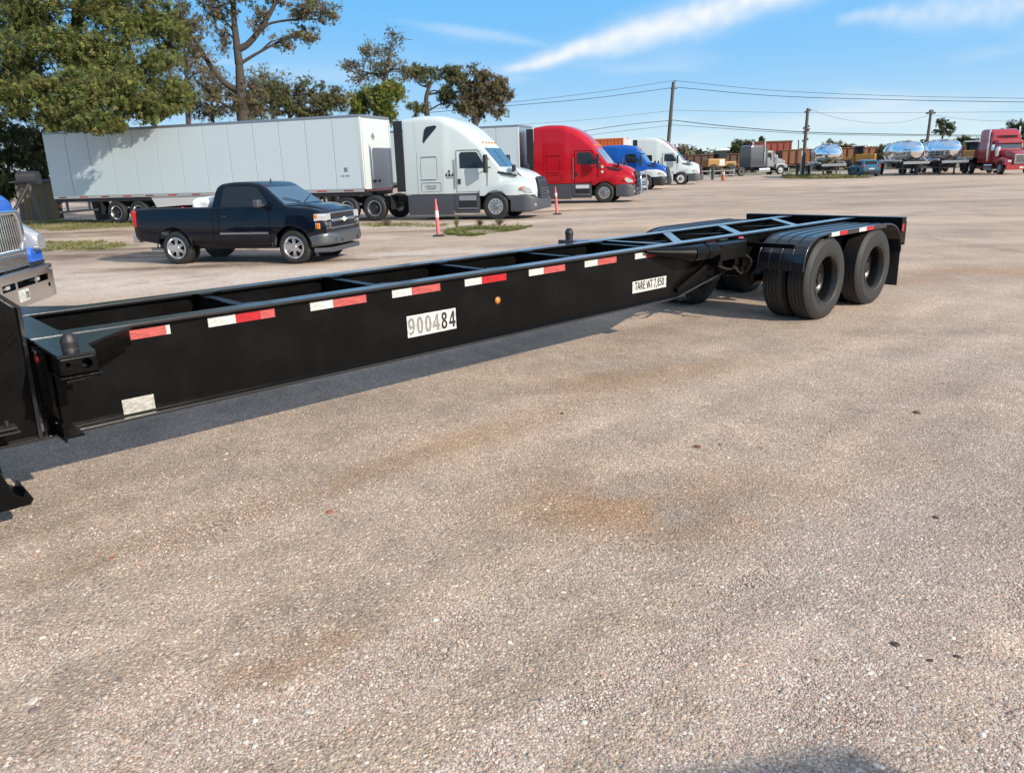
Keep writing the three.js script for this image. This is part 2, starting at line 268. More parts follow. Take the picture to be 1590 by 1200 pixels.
const stains = [[950, 785, 0.75, 0.36, -0.62, [0.94, 0.87, 0.78]], [1210, 795, 0.55, 0.2, 0.5, [0.94, 0.87, 0.80]], [1060, 770, 0.9, 0.3, 0.3, [0.94, 0.89, 0.84]], [900, 790, 0.5, 0.3, 0, [0.95, 0.89, 0.82]], [1010, 582, 1.0, 0.35, 0.4, [0.86, 0.78, 0.68]], [800, 660, 0.9, 0.25, 0.7, [0.88, 0.82, 0.74]], [1480, 428, 2.2, 0.7, 0.2, [0.82, 0.72, 0.63]], [1430, 830, 1.2, 0.5, 0.9, [0.86, 0.88, 0.92]], [1500, 620, 1.6, 0.7, 0.9, [0.92, 0.93, 0.96]], [420, 1040, 0.5, 0.16, 0.7, [0.84, 0.78, 0.72]], [260, 830, 0.8, 0.14, 0.8, [0.86, 0.82, 0.76]], [560, 740, 0.9, 0.16, 0.8, [0.86, 0.80, 0.72]], [1540, 1020, 0.35, 0.06, 0.7, [1.25, 1.22, 1.2]]].map(([u, v, a, b, t, c]) => [...G(u, v), a, b, t, c]);
const chalk = [[240, 440, 4.5, 1.5, 0.02], [120, 425, 3.0, 0.9, 0.1], [430, 425, 3.4, 0.8, 0.05], [640, 395, 4.0, 0.9, 0.0], [760, 346, 5, 0.6, 0.1], [620, 350, 5, 0.5, 0]].map(([u, v, a, b, t]) => [...G(u, v), a, b, t]);
const mud = [[110, 362, 5, 0.5, 0.0], [330, 412, 3.5, 0.3, 0.1], [200, 387, 3, 0.45, 0], [700, 357, 3, 0.3, 0.1], [150, 397, 4.0, 0.9, 0.0], [300, 415, 3.2, 0.35, 0.1], [120, 366, 6, 0.7, 0.0], [230, 398, 1.8, 0.5, 0], [520, 404, 2.5, 0.4, 0.1], [860, 328, 5, 0.5, 0.1]].map(([u, v, a, b, t]) => [...G(u, v), a, b, t]);
const blob = (x, z, [cx, cz, a, b, t]) => { const dx = x - cx, dz = z - cz, c = Math.cos(t), s = Math.sin(t), u = (dx * c + dz * s) / a, v = (-dx * s + dz * c) / b; return Math.exp(-(u * u + v * v)); };
const inPoly = (p, x, y) => { let c = false; for (let i = 0, j = p.length - 1; i < p.length; j = i++) if ((p[i][1] > y) !== (p[j][1] > y) && x < (p[j][0] - p[i][0]) * (y - p[i][1]) / (p[j][1] - p[i][1]) + p[i][0]) c = !c; return c; };
const grassAreas = [[[-60, 336], [60, 338], [215, 346], [215, 351], [120, 357], [-60, 356]], [[60, 376], [150, 375], [215, 380], [165, 388], [70, 388]], [[690, 358], [716, 353], [825, 351], [815, 356], [740, 366], [700, 367]], [[1215, 273.5], [1262, 272.5], [1350, 274], [1350, 276.5], [1262, 278], [1215, 277]], [[560, 347], [700, 347], [690, 352], [560, 352]]].map(a => a.map(([u, v]) => G(u, v)));
const arcs = [[1.5, 31.5, 15.2], [1.5, 31.5, 17.2], [6, 24, 13.5], [6, 24, 15.4], [-4, 60, 26], [-4, 60, 28], [22, 18, 12], [22, 18, 14], [30, 60, 30], [30, 60, 32]];
function tracks(x, z) {                                           // dark disturbed strips left by turning wheels
  let k = 0; for (const [cx, cz, R] of arcs) { const q = Math.abs(Math.hypot(x - cx, z - cz) - R); if (q < 0.6) k = Math.max(k, Math.exp(-Math.pow(q / 0.24, 2)) * smooth(0.42, 0.62, fbm(x * 0.35 + R, z * 0.35, 3, 251))); }
  const t = across(x, z); for (const T of [3.62, 3.3, 2.9, 2.45, 1.7]) { const q = Math.abs(t - T - 0.12 * Math.sin(along(x, z) * 0.7 + T)); if (q < 0.4) k = Math.max(k, 0.75 * Math.exp(-Math.pow(q / 0.1, 2)) * smooth(0.45, 0.65, fbm(along(x, z) * 0.5 + T * 3, t * 2, 3, 261))); }
  return k;
}
function tint(x, z) {                                             // colour of the soil itself, patch by patch (z ahead of the camera)
  const s = along(x, z), t = across(x, z), d = Math.hypot(x, z);
  const n1 = fbm(x * 0.35 + 40, z * 0.35 + 7, 5, 101), n2 = fbm(s * 0.55, t * 2.6, 5, 131), n3 = fbm(x * 2.2, z * 2.2, 4, 151), n4 = fbm(x * 0.05, z * 0.16, 4, 171), n5 = fbm(x * 7, z * 7, 3, 181);
  let b = 1 + 0.34 * (n1 - 0.5) + 0.46 * (n2 - 0.5) * smooth(30, 6, d) + 0.34 * (n3 - 0.5) + 0.36 * (n5 - 0.5) * smooth(20, 5, d) + 0.6 * (n4 - 0.5) * smooth(12, 40, d) + 0.5 * (fbm(x * 0.16 + 0.06 * z, z * 0.55, 4, 191) - 0.5) * smooth(9, 22, d) + 0.35 * (fbm(x * 0.5, z * 1.6, 3, 195) - 0.5) * smooth(9, 20, d);
  let c = [b, b, b];
  const hue = fbm(x * 0.8 + 9, z * 0.8, 3, 211) - 0.5; c[0] *= 1 + 0.09 * hue; c[2] *= 1 - 0.13 * hue;
  { const tr = tracks(x, z) * smooth(0.2, 0.7, n5) * 0.85; c = [c[0] * (1 - 0.30 * tr), c[1] * (1 - 0.31 * tr), c[2] * (1 - 0.32 * tr)]; }
  for (const st of stains) { const k = Math.min(1, blob(x, z, st) * 1.5 * smooth(0.28, 0.62, n3 + 0.25 * (n5 - 0.5) + 0.12)); for (let i = 0; i < 3; i++) c[i] *= mix(1, st[5][i], k); }
  let k = 0; for (const q of chalk) k = Math.max(k, blob(x, z, q)); k *= smooth(0.25, 0.6, n2 * 0.5 + n3 * 0.5); c = [mix(c[0], 1.36, k), mix(c[1], 1.5, k), mix(c[2], 1.68, k)];
  k = 0; for (const q of mud) k = Math.max(k, blob(x, z, q)); k *= smooth(0.25, 0.5, 0.6 * fbm(x * 0.7, z * 2.6, 4, 231) + 0.4 * fbm(x * 2.2, z * 7, 3, 241)); c = [mix(c[0], 0.36, k), mix(c[1], 0.30, k), mix(c[2], 0.26, k)];
  for (const a of grassAreas) if (inPoly(a, x + 0.7 * (n3 - 0.5), z + 1.2 * (n3 - 0.5))) c = [c[0] * 0.60, c[1] * 0.66, c[2] * 0.46];
  if (z + 12 * (n4 - 0.5) > 104) c = [c[0] * 0.5, c[1] * 0.58, c[2] * 0.42];   // rough grass beyond the yard
  return c;
}
{
  const axis = (lo, hi, fine, step, grow) => { const pos = [0]; let x = 0; while (x < hi) { x += x < fine ? step : x * grow; pos.push(Math.min(x, hi)); } const neg = []; x = 0; while (x < -lo) { x += x < fine ? step : x * grow; neg.push(-Math.min(x, -lo)); } return [...neg.reverse(), ...pos]; };
  const xs = axis(-1400, 1400, 3.2, 0.065, 0.02), zs = axis(-300, 1600, 4.0, 0.065, 0.0165);
  const nx = xs.length, nz = zs.length, pos = new Float32Array(nx * nz * 3), uv = new Float32Array(nx * nz * 2), colr = new Float32Array(nx * nz * 3), idx = [];
  for (let j = 0; j < nz; j++) for (let i = 0; i < nx; i++) {
    const x = xs[i], z = zs[j], k = j * nx + i, d = Math.hypot(x, z);
    const y = -0.012 + (0.011 * (fbm(x * 0.9, z * 0.9, 3, 301)) + 0.012 * (fbm(along(x, z) * 0.8, across(x, z) * 4, 3, 311)) + 0.006 * fbm(x * 9, z * 9, 2, 321)) * smooth(140, 30, d);
    pos.set([x, y, -z], k * 3); uv.set([x / TILE, z / TILE], k * 2); colr.set(tint(x, z), k * 3);
  }
  for (let j = 0; j < nz - 1; j++) for (let i = 0; i < nx - 1; i++) { const a = j * nx + i, b = a + 1, c = a + nx, d = c + 1; idx.push(a, b, c, b, d, c); }
  const g = new THREE.BufferGeometry(); g.setAttribute('position', new THREE.BufferAttribute(pos, 3)); g.setAttribute('uv', new THREE.BufferAttribute(uv, 2)); g.setAttribute('color', new THREE.BufferAttribute(colr, 3)); g.setIndex(idx); g.computeVertexNormals();
  const m = new THREE.MeshStandardMaterial({ map: gravelMaps.map, bumpMap: gravelMaps.bump, bumpScale: 0.0075, roughness: 0.93, vertexColors: true });
  const o = obj('ground', g, m); tag(o, 'packed tan gravel yard with stains and pale chalky tracks', null, null, 'structure');
}
// loose stones lying on the gravel, too many to count
{
  const r = rng(4242), stone = new THREE.IcosahedronGeometry(1, 0), p = stone.attributes.position;
  for (let i = 0; i < p.count; i++) { const v = V(p.getX(i), p.getY(i), p.getZ(i)), k = 0.72 + 0.5 * fbm(v.x * 1.7 + 5, v.y * 1.7 + v.z * 2.1 + 9, 2, 401); p.setXYZ(i, v.x * k, v.y * k * 0.62, v.z * k); }
  stone.deleteAttribute('uv'); stone.computeVertexNormals();
  const pal = [[.44, .36, .29], [.36, .28, .22], [.52, .45, .38], [.32, .27, .23], [.46, .35, .29], [.56, .50, .43], [.41, .27, .2], [.27, .2, .16]];
  const N = 230000, im = new THREE.InstancedMesh(stone, new THREE.MeshStandardMaterial({ roughness: 0.9 }), N), mm = new THREE.Matrix4(), q = new THREE.Quaternion(), c = new THREE.Color();
  let n = 0, guard = 0;
  while (n < N && guard++ < 900000) {
    const u = -60 + 1710 * r(), v = 330 + 900 * Math.pow(r(), 0.55), g = onGround(u, v), d = Math.hypot(g.x, g.z);
    if (d > 22) continue;
    const dens = smooth(0.3, 0.66, fbm(g.x * 0.7 + 3, g.z * 0.7, 4, 421) * 0.6 + 0.4 * fbm(along(g.x, -g.z) * 0.7, across(g.x, -g.z) * 2.4, 3, 431));
    if (r() > 0.5 + 0.5 * dens) continue;
    let s = (0.0026 + 0.0038 * Math.pow(r(), 2.2)); if (r() < 0.025) s *= 1.4 + 0.9 * r(); if (d > 9) s *= 1 + (d - 9) * 0.08;
    q.setFromEuler(new THREE.Euler(0.5 * (r() - 0.5), r() * 6.3, 0.5 * (r() - 0.5)));
    mm.compose(V(g.x, 0.0, g.z), q, V(s * (0.8 + 0.6 * r()), s * (0.7 + 0.4 * r()), s)); mm.elements[13] = -0.0003 + s * 0.1;
    im.setMatrixAt(n, mm);
    const k = pal[Math.floor(r() * pal.length)], w = 0.8 + 0.4 * fbm(g.x * 2.2, -g.z * 2.2, 2, 151), t = [w, w, w], b = 0.85 + 0.5 * r(); c.setRGB(k[0] * b * mix(1, t[0], 0.6), k[1] * b * mix(1, t[1], 0.6), k[2] * b * mix(1, t[2], 0.6)); im.setColorAt(n, c); n++;
  }
  im.count = n; im.name = 'loose_gravel'; im.castShadow = im.receiveShadow = true; scene.add(im);
  tag(im, 'loose tan and grey gravel stones scattered over the yard', 'gravel', null, 'stuff');
}
// a few stones and leaves large enough to pick out
{
  const r = rng(91);
  const list = [[1390, 1001, 0.03, 0], [1445, 1026, 0.022, 0], [1487, 1020, 0.024, 0], [1062, 491, 0.035, 0], [1453, 804, 0.03, 0], [1424, 641, 0.05, 1], [1083, 694, 0.045, 1], [873, 642, 0.03, 0], [1485, 1120, 0.018, 0], [512, 795, 0.04, 2], [174, 866, 0.028, 2], [325, 897, 0.035, 3], [738, 1000, 0.02, 3], [55, 1103, 0.05, 4], [185, 1056, 0.035, 4], [50, 1090, 0.05, 3]];
  const cols = [lin(0.06, 0.045, 0.035), lin(0.16, 0.06, 0.045), lin(0.36, 0.13, 0.06), lin(0.55, 0.48, 0.41), lin(0.19, 0.14, 0.13)], mats = cols.map(c => std(c, 0.9));
  const lab = ['small dark brown clod lying on the gravel', 'dark reddish brown fragment lying on the gravel', 'small orange brown dry leaf lying on the gravel', 'pale angular stone half sunk in the gravel', 'purple grey rough stone half sunk in the gravel'];
  for (const [u, v, s0, k] of list) {
    const s = s0 * (k > 2 ? 0.4 : 0.5);
    const g = new THREE.IcosahedronGeometry(s, 2), p = g.attributes.position;
    for (let i = 0; i < p.count; i++) { const w = V(p.getX(i), p.getY(i), p.getZ(i)), q = 0.65 + 0.7 * fbm(w.x / s * 1.3 + u, w.y / s + w.z / s * 1.6 + v, 3, 441); p.setXYZ(i, w.x * q * 1.25, w.y * q * (k === 2 ? 0.22 : 0.45), w.z * q); }
    g.rotateY(r() * 6); const c = onGround(u, v), o = obj(k === 2 ? 'dry_leaf' : 'stone', toCreasedNormals(g, 0.5), mats[k]); o.position.set(c.x, s * 0.14, c.z);
    tag(o, lab[k], k === 2 ? 'leaf' : 'stone', ['dark clods on the gravel', 'reddish fragments on the gravel', 'dry leaves on the gravel', 'pale stones in the gravel', 'purple grey stones in the gravel'][k]);
  }
}
// grass
{
  const r = rng(555), tuft = [];
  for (let k = 0; k < 9; k++) { const a = r() * 6.28, b = 0.25 + 0.5 * r(), h = 0.6 + 0.5 * r(), w = 0.035, x = 0.16 * (r() - 0.5), z = 0.16 * (r() - 0.5), ca = Math.cos(a), sa = Math.sin(a), pt = [];
    for (const [t, ww] of [[0, 1], [0.5, 0.8], [1, 0.06]]) { const y = h * (t - 0.2 * b * t * t), o = b * t * t * h; pt.push([x + ca * o - sa * w * ww, y, z + sa * o + ca * w * ww], [x + ca * o + sa * w * ww, y, z + sa * o - ca * w * ww]); }
    for (const f of [[0, 1, 2], [1, 3, 2], [2, 3, 4], [3, 5, 4]]) for (const i of f) tuft.push(...pt[i]); }
  const g = new THREE.BufferGeometry(); g.setAttribute('position', new THREE.Float32BufferAttribute(tuft, 3)); g.computeVertexNormals();
  const m = std(lin(1, 1, 1), 0.8), names = ['olive green grass growing before the long white box trailer', 'olive grass strip behind the black pickup', 'bright green grass patch beside the pink delineator post', 'green grass verge under the polished tank trailers', 'sparse grass along the wheels of the white tractor'];
  grassAreas.forEach((a, ai) => {
    const xs = a.map(p => p[0]), zs = a.map(p => p[1]), x0 = Math.min(...xs) - 0.6, x1 = Math.max(...xs) + 0.6, z0 = Math.min(...zs) - 0.6, z1 = Math.max(...zs) + 0.6, N = [6000, 1500, 2600, 1800, 350][ai], im = new THREE.InstancedMesh(g, m, N), mm = new THREE.Matrix4(), c = new THREE.Color(); let n = 0, guard = 0;
    while (n < N && guard++ < 200000) {
      const x = mix(x0, x1, r()), z = mix(z0, z1, r()), w = fbm(x * 1.1, z * 1.1, 3, 601);
      if (!inPoly(a, x + 1.2 * (w - 0.5), z + 1.6 * (w - 0.5)) || r() > smooth(0.3, 0.6, w)) continue;
      const h = (ai === 3 ? 0.2 : ai === 2 ? 0.055 : 0.06) * (0.5 + r()) * (r() < 0.04 ? 1.9 : 1); mm.compose(V(x, 0, -z), new THREE.Quaternion().setFromEuler(new THREE.Euler(0, r() * 6.3, 0)), V(h * 1.3 + 0.06, h, h * 1.3 + 0.06)); im.setMatrixAt(n, mm);
      const b = 0.7 + 0.6 * r(), dry = (ai === 2 ? 0.35 : 0.95) * r(); c.setRGB(mix(0.13, 0.30, dry) * b, mix(0.155, 0.25, dry) * b, mix(0.03, 0.12, dry) * b); im.setColorAt(n, c); n++;
    }
    im.count = n; im.name = numbered('grass'); im.castShadow = im.receiveShadow = true; scene.add(im); tag(im, names[ai], 'grass', null, 'stuff');
  });
}

// ---------------------------------------------------------------- the black container chassis
const font = await new FontLoader().loadAsync('fonts/droid/droid_sans_regular.typeface.json');
const fontBold = await new FontLoader().loadAsync('fonts/droid/droid_sans_bold.typeface.json');
function letters(str, h, depth = 0.002, f = font, sx = 1) { const g = new TextGeometry(str, { font: f, size: h, depth, curveSegments: 5 }); g.computeBoundingBox(); const b = g.boundingBox; return g.translate(-(b.min.x + b.max.x) / 2, -(b.min.y + b.max.y) / 2, 0).scale(sx, 1, 1); }
{
  const S0 = 6, T0 = 0.5656, W = 1.131, TOP = 1.095, BOT = 0.486, FW = 0.147, TW = FW / 2;
  const d = [Math.sin(PSI), Math.cos(PSI)], n = [-Math.cos(PSI), Math.sin(PSI)], org = [d[0] * S0 + n[0] * (CH_D + T0), 0, -(d[1] * S0 + n[1] * (CH_D + T0))];
  const ch = thing('container_chassis', 'long freshly painted black container chassis with red and white tape along its side', 'trailer', org, Math.PI / 2 - PSI);
  const P = (s, y, t) => V(s - S0, y, T0 - t);
  const bx = (s0, s1, y0, y1, t0, t1, r = 0) => box(s0 - S0, s1 - S0, y0, y1, T0 - t1, T0 - t0, r);
  const pr = (pts, t0, t1, bev = 0) => prism(pts.map(([s, y]) => [s - S0, y]), T0 - t1, T0 - t0, bev);
  const flat = (pts, y0, y1) => { const g = prism(pts.map(([s, t]) => [s - S0, T0 - t]), 0, y1 - y0); g.rotateX(Math.PI / 2); return g.translate(0, y1, 0); };   // outline in s, t
  const CM = M.chassis;
  // two main beams
  for (const side of [0, 1]) {
    const t0 = side ? W - FW : 0, t1 = t0 + FW, tw = t0 + TW, b = sub('main_beam', ch);
    obj('web', pr([[0.9, BOT + 0.02], [7.2, BOT + 0.02], [8.46, 0.755], [11.42, 0.755], [11.42, TOP - 0.02], [0.9, TOP - 0.02]], tw - 0.006, tw + 0.006), CM, b);
    obj('top_flange', bx(0.905, 11.46, TOP - 0.02, TOP, t0, t1, 0.004), M.flange, b);
    obj('bottom_flange', [bx(0.905, 7.32, BOT, BOT + 0.02, t0, t1, 0.004), beam(P(7.12, BOT + 0.008, (t0 + t1) / 2), P(8.5, 0.762, (t0 + t1) / 2), FW, 0.02), bx(8.47, 11.42, 0.735, 0.755, t0, t1)], M.flange, b);
    for (const s of [8.5, 9.55, 10.6]) obj('stiffener', bx(s, s + 0.012, 0.756, TOP - 0.021, side ? tw + 0.007 : t0 + 0.01, side ? t1 - 0.01 : tw - 0.007), CM, b);
    obj('weld_bead', [pipe([P(0.95, TOP - 0.024, side ? tw + 0.008 : tw - 0.008), P(6, TOP - 0.024, side ? tw + 0.008 : tw - 0.008), P(11.3, TOP - 0.024, side ? tw + 0.008 : tw - 0.008)], 0.006, 40, 6), pipe([P(0.95, BOT + 0.024, side ? tw + 0.008 : tw - 0.008), P(4, BOT + 0.024, side ? tw + 0.008 : tw - 0.008), P(7.1, BOT + 0.024, side ? tw + 0.008 : tw - 0.008)], 0.006, 40, 6)], CM, b);
  }
  // cross members between the beams
  for (const s of [2.26, 3.39, 4.56, 5.72, 6.85]) {
    const g = [bx(s - 0.006, s + 0.006, 0.66, TOP - 0.022, FW - 0.06, W - FW + 0.06), bx(s - 0.006, s + 0.075, TOP - 0.034, TOP - 0.022, TW + 0.01, W - TW - 0.01), bx(s - 0.006, s + 0.075, 0.655, 0.667, TW + 0.01, W - TW - 0.01),
      flat([[s - 0.05, FW - 0.002], [s + 0.19, FW - 0.002], [s + 0.075, FW + 0.075], [s - 0.006, FW + 0.075]], TOP - 0.016, TOP - 0.004), flat([[s - 0.05, W - FW + 0.002], [s - 0.006, W - FW - 0.075], [s + 0.075, W - FW - 0.075], [s + 0.19, W - FW + 0.002]], TOP - 0.016, TOP - 0.004)];
    obj('cross_member', g, CM, ch);
  }
  obj('cross_member', [bx(7.06, 7.13, TOP - 0.03, TOP - 0.006, FW - 0.02, W - FW + 0.02), bx(7.06, 7.072, 0.7, TOP - 0.03, TW + 0.01, W - TW - 0.01)], M.flange, ch);
  for (const s of [7.31, 8.55, 9.93]) {                            // X bracing over the running gear
    obj('brace_plate', beam(P(s - 0.02, TOP - 0.01, 0.1), P(s + 1.0, TOP - 0.01, W - 0.1), 0.105, 0.012), M.flange, ch);
    obj('brace_angle', beam(P(s + 0.95, TOP - 0.055, 0.11), P(s - 0.1, TOP - 0.055, W - 0.11), 0.06, 0.012), CM, ch);
  }
  for (const s of [8.46, 9.6, 10.75, 11.36]) obj('cross_member', [bx(s, s + 0.012, 0.77, TOP - 0.09, TW + 0.01, W - TW - 0.01), bx(s, s + 0.07, 0.77, 0.782, TW + 0.01, W - TW - 0.01)], CM, ch);
  // front transom and the near and far bolsters with twist locks
  obj('front_transom', [bx(0.905, 1.095, TOP - 0.024, TOP - 0.003, FW - 0.001, W - FW + 0.001), bx(1.083, 1.094, 0.55, TOP - 0.025, TW + 0.01, W - TW - 0.01), bx(0.906, 0.918, 0.55, TOP - 0.025, TW + 0.01, W - TW - 0.01)], M.flange, ch);
  for (const side of [0, 1]) {
    const m = t => side ? W - t : t, f = p => { const q = p.map(([s, t]) => [s, m(t)]); return side ? q.reverse() : q; }, bt = (s0, s1, y0, y1, ta, tb, r = 0) => bx(s0, s1, y0, y1, Math.min(m(ta), m(tb)), Math.max(m(ta), m(tb)), r);
    const bo = sub('bolster', ch);
    obj('top_plate', flat(f([[0.91, -0.001], [0.9, -0.62], [1.085, -0.62], [1.105, -0.40], [1.45, -0.03], [1.45, -0.001]]), TOP - 0.022, TOP - 0.005), M.flange, bo);
    obj('arm_web', [bt(0.93, 0.942, 0.93, TOP - 0.023, -0.58, 0.06), bt(1.05, 1.062, 0.95, TOP - 0.023, -0.4, 0.06), beam(P(1.1, TOP - 0.075, m(-0.40)), P(1.43, TOP - 0.075, m(-0.03)), 0.01, 0.1)], CM, bo);
    obj('corner_casting', cut(bt(0.905, 1.09, 0.975, TOP - 0.024, -0.615, -0.45, 0.01), new THREE.CylinderGeometry(0.028, 0.028, 0.12, 24).rotateX(Math.PI / 2).translate(1.035 - S0, 1.028, T0 - m(-0.6)), new THREE.CylinderGeometry(0.012, 0.012, 0.12, 16).rotateX(Math.PI / 2).translate(0.945 - S0, 1.035, T0 - m(-0.6))), CM, bo);
    obj('casting_lip', [bt(0.895, 1.1, 0.962, 0.974, -0.635, -0.44, 0.003), bar(P(0.92, 0.945, m(-0.62)), P(1.1, 0.95, m(-0.6)), 0.012)], CM, bo);
    const tp = [[0, 0.112], [0.018, 0.11], [0.036, 0.095], [0.05, 0.065], [0.052, 0.05], [0.047, 0.047], [0.047, 0.035], [0.052, 0.033], [0.052, 0.02], [0.046, 0.018], [0.05, 0]].reverse();
    const tl = toCreasedNormals(new THREE.LatheGeometry(tp.map(q => new THREE.Vector2(...q)), 28), 0.5).scale(0.86, 0.86, 0.66); tl.translate(0.995 - S0, TOP - 0.006, T0 - m(-0.5)); obj('twist_lock', tl, M.blackPlastic, bo);
    obj('lock_handle', [bar(P(0.99, 0.975, m(-0.5)), P(0.985, 0.86, m(-0.42)), 0.016), bt(0.955, 1.005, 0.57, 0.9, -0.17, -0.11, 0.006), bar(P(0.99, 0.9, m(-0.14)), P(0.985, 0.93, m(-0.44)), 0.014), bar(P(0.93, 0.6, m(-0.1)), P(1.01, 0.6, m(-0.1)), 0.01), bar(P(1.02, 0.66, m(-0.08)), P(1.02, 0.66, m(0.05)), 0.012)], CM, bo);
    obj('bracket', [bt(0.9, 0.912, 0.72, 1.06, -0.3, -0.005), bt(0.93, 1.05, 0.52, 0.535, -0.2, 0.05), bt(0.945, 0.957, 0.5, 0.62, -0.2, 0.05)], CM, bo);
    const lamp = new THREE.SphereGeometry(0.026, 16, 12).scale(0.6, 1, 1); obj('marker_light', lamp.translate(0.9 - S0, 1.0, T0 - m(-0.13)), M.redLens, bo);
    obj('lamp_housing', bt(0.885, 0.9, 1.03, 1.05, -0.17, -0.09, 0.004), M.blackPlastic, bo);
  }
  // gooseneck at the front end
  for (const side of [0, 1]) {
    const t0 = side ? W - FW : 0, tw = t0 + TW, gn = sub('gooseneck_rail', ch);
    obj('web', pr([[-2.6, 0.98], [-0.55, 0.98], [0.1, BOT + 0.022], [0.865, BOT + 0.022], [0.865, 1.27], [0.62, 1.52], [-2.6, 1.52]], tw - 0.05, tw - 0.034), CM, gn);
    obj('edge_flange', [beam(P(0.862, BOT + 0.01, t0 + 0.05), P(0.885, 1.275, t0 + 0.05), 0.1, 0.02, V(1, 0, 0)), beam(P(0.889, 1.275, t0 + 0.05), P(0.63, 1.53, t0 + 0.05), 0.1, 0.02), bx(-2.6, 0.65, 1.522, 1.54, t0, t0 + 0.14), bx(0.08, 0.9, BOT, BOT + 0.02, t0, t0 + FW), beam(P(-0.55, 0.97, t0 + 0.07), P(0.1, BOT + 0.01, t0 + 0.07), 0.14, 0.02), bx(-2.6, -0.55, 0.96, 0.98, t0, t0 + 0.14)], M.flange, gn);
    obj('stiffener_bar', beam(P(0.25, 0.72, side ? t0 + 0.05 : t0 + 0.01), P(0.84, 1.12, side ? t0 + 0.05 : t0 + 0.01), 0.03, 0.035), CM, gn);
  }
  obj('gooseneck_deck', [bx(-2.6, 0.6, 1.5, 1.52, FW, W - FW), bx(-2.6, -2.45, 0.95, 1.54, -0.65, W + 0.65, 0.01), bx(-1.9, -0.9, 0.945, 0.958, 0.02, W - 0.02)], CM, ch);
  obj('end_wall', bx(0.872, 0.884, 0.55, 1.26, TW + 0.02, W - TW - 0.02), CM, ch);
  // landing gear: a leg with a flared foot on each side
  for (const side of [0, 1]) {
    const m = t => side ? W - t : t, c = m(-0.1), lg = sub('landing_gear', ch);
    obj('leg', [bx(0.45, 0.635, 0.6, 1.3, c - 0.075, c + 0.075, 0.012), bx(0.47, 0.615, 0.3, 0.62, c - 0.055, c + 0.055, 0.008)], CM, lg);
    obj('foot', [pr([[0.47, 0.42], [0.6, 0.42], [0.645, 0.28], [0.68, 0.25], [0.70, 0.29], [0.73, 0.225], [0.71, 0.195], [0.34, 0.195], [0.315, 0.225], [0.36, 0.29], [0.42, 0.28]], c - 0.12, c + 0.12, 0.006)], CM, lg);
    obj('crank_bracket', [bx(0.56, 0.72, 0.655, 0.667, c - 0.14, c - 0.05), bx(0.6, 0.73, 0.63, 0.64, c - 0.14, c - 0.1), bar(P(0.68, 0.62, c - 0.1), P(0.68, 0.70, c - 0.1), 0.012)], M.blackPlastic, lg);
    obj('diagonal_brace', bar(P(0.5, 0.55, side ? W - 0.02 : 0.02), P(-0.35, 1.1, W / 2), 0.022), CM, lg);
  }
  // conspicuity tape, plates and lights on the near web
  const tf = TW - 0.0062, tape = (s0, s1, y0, y1, parts, t = tf) => { const g = sub('reflective_tape', ch); for (const [a, b, mt, nm] of parts) obj(nm, bx(mix(s0, s1, a), mix(s0, s1, b), y0, y1, t - 0.002, t), mt, g); return g; };
  [1.96, 2.72, 3.44, 4.185, 4.945, 5.705, 6.485].forEach((s, i) => { const faded = [0, 1, 1, 0, 1, 1, 0][i], e = 0.48;
    tape(s, s + e, 0.986, 1.048, i === 0 ? [[0, 0.4, M.tapeWhite, 'white_strip'], [0.4, 0.77, M.tapeRed, 'red_strip'], [0.772, 1, M.tapeFaded, 'faded_red_strip']] : [[0, 0.395, M.tapeWhite, 'white_strip'], [0.397, 1, faded ? M.tapeFaded : M.tapeRed, faded ? 'faded_red_strip' : 'red_strip']]); });
  tape(1.33, 1.71, 0.985, 1.045, [[0, 0.93, M.tapeFaded, 'faded_red_strip'], [0.932, 1, M.tapeWhite, 'white_strip']]);
  tape(7.78, 8.32, 1.0, 1.062, [[0, 0.42, M.tapeRed, 'red_strip'], [0.5, 0.82, M.tapeWhite, 'white_strip']]); tape(8.38, 8.49, 1.0, 1.062, [[0, 1, M.tapeFaded, 'faded_red_strip']], 0.02);
  const np = obj('number_plate', bx(3.562, 4.068, 0.641, 0.818, tf - 0.003, tf), M.plate, ch, 'white plate with the number 900484');
  ['9', '0', '0', '4', '8', '4'].forEach((c, i) => { const g = letters(c, 0.14, 0.0015, fontBold, 0.66); obj('digit', g.translate(3.562 + 0.506 * (i + 0.5) / 6 - S0, 0.7295, T0 - tf + 0.0032), i > 3 ? M.ink : M.inkFaded, np); });
  const tp = obj('tare_plate', bx(6.447, 7.03, 0.63, 0.752, tf - 0.003, tf), M.plate, ch, 'white plate reading TARE WT 7,850');
  { const g = letters('TARE WT 7,850', 0.088, 0.0015, fontBold, 0.6); obj('lettering', g.translate(6.738 - S0, 0.692, T0 - tf + 0.0032), M.ink, tp); }
  const sp = obj('serial_plate', bx(1.348, 1.543, 0.517, 0.613, tf - 0.003, tf), std(lin(0.52, 0.52, 0.48), 0.45, 0.2, { map: grime }), ch);
  obj('lettering', [0.04, 0.055, 0.07, 0.085].map((y, i) => bx(1.36, 1.36 + [0.15, 0.12, 0.16, 0.1][i], 0.508 + y, 0.5105 + y, tf - 0.0042, tf - 0.0031)), std(lin(0.4, 0.4, 0.37), 0.6), sp);
  { const g = new THREE.SphereGeometry(0.03, 20, 14).scale(1, 1, 0.6); const a = obj('side_marker_light', g.translate(4.545 - S0, 0.819, T0 - tf + 0.006), M.amber, ch, 'round amber side light'); obj('base', new THREE.CylinderGeometry(0.038, 0.038, 0.01, 24).rotateX(Math.PI / 2).translate(4.545 - S0, 0.819, T0 - tf + 0.005), M.blackPlastic, a); }
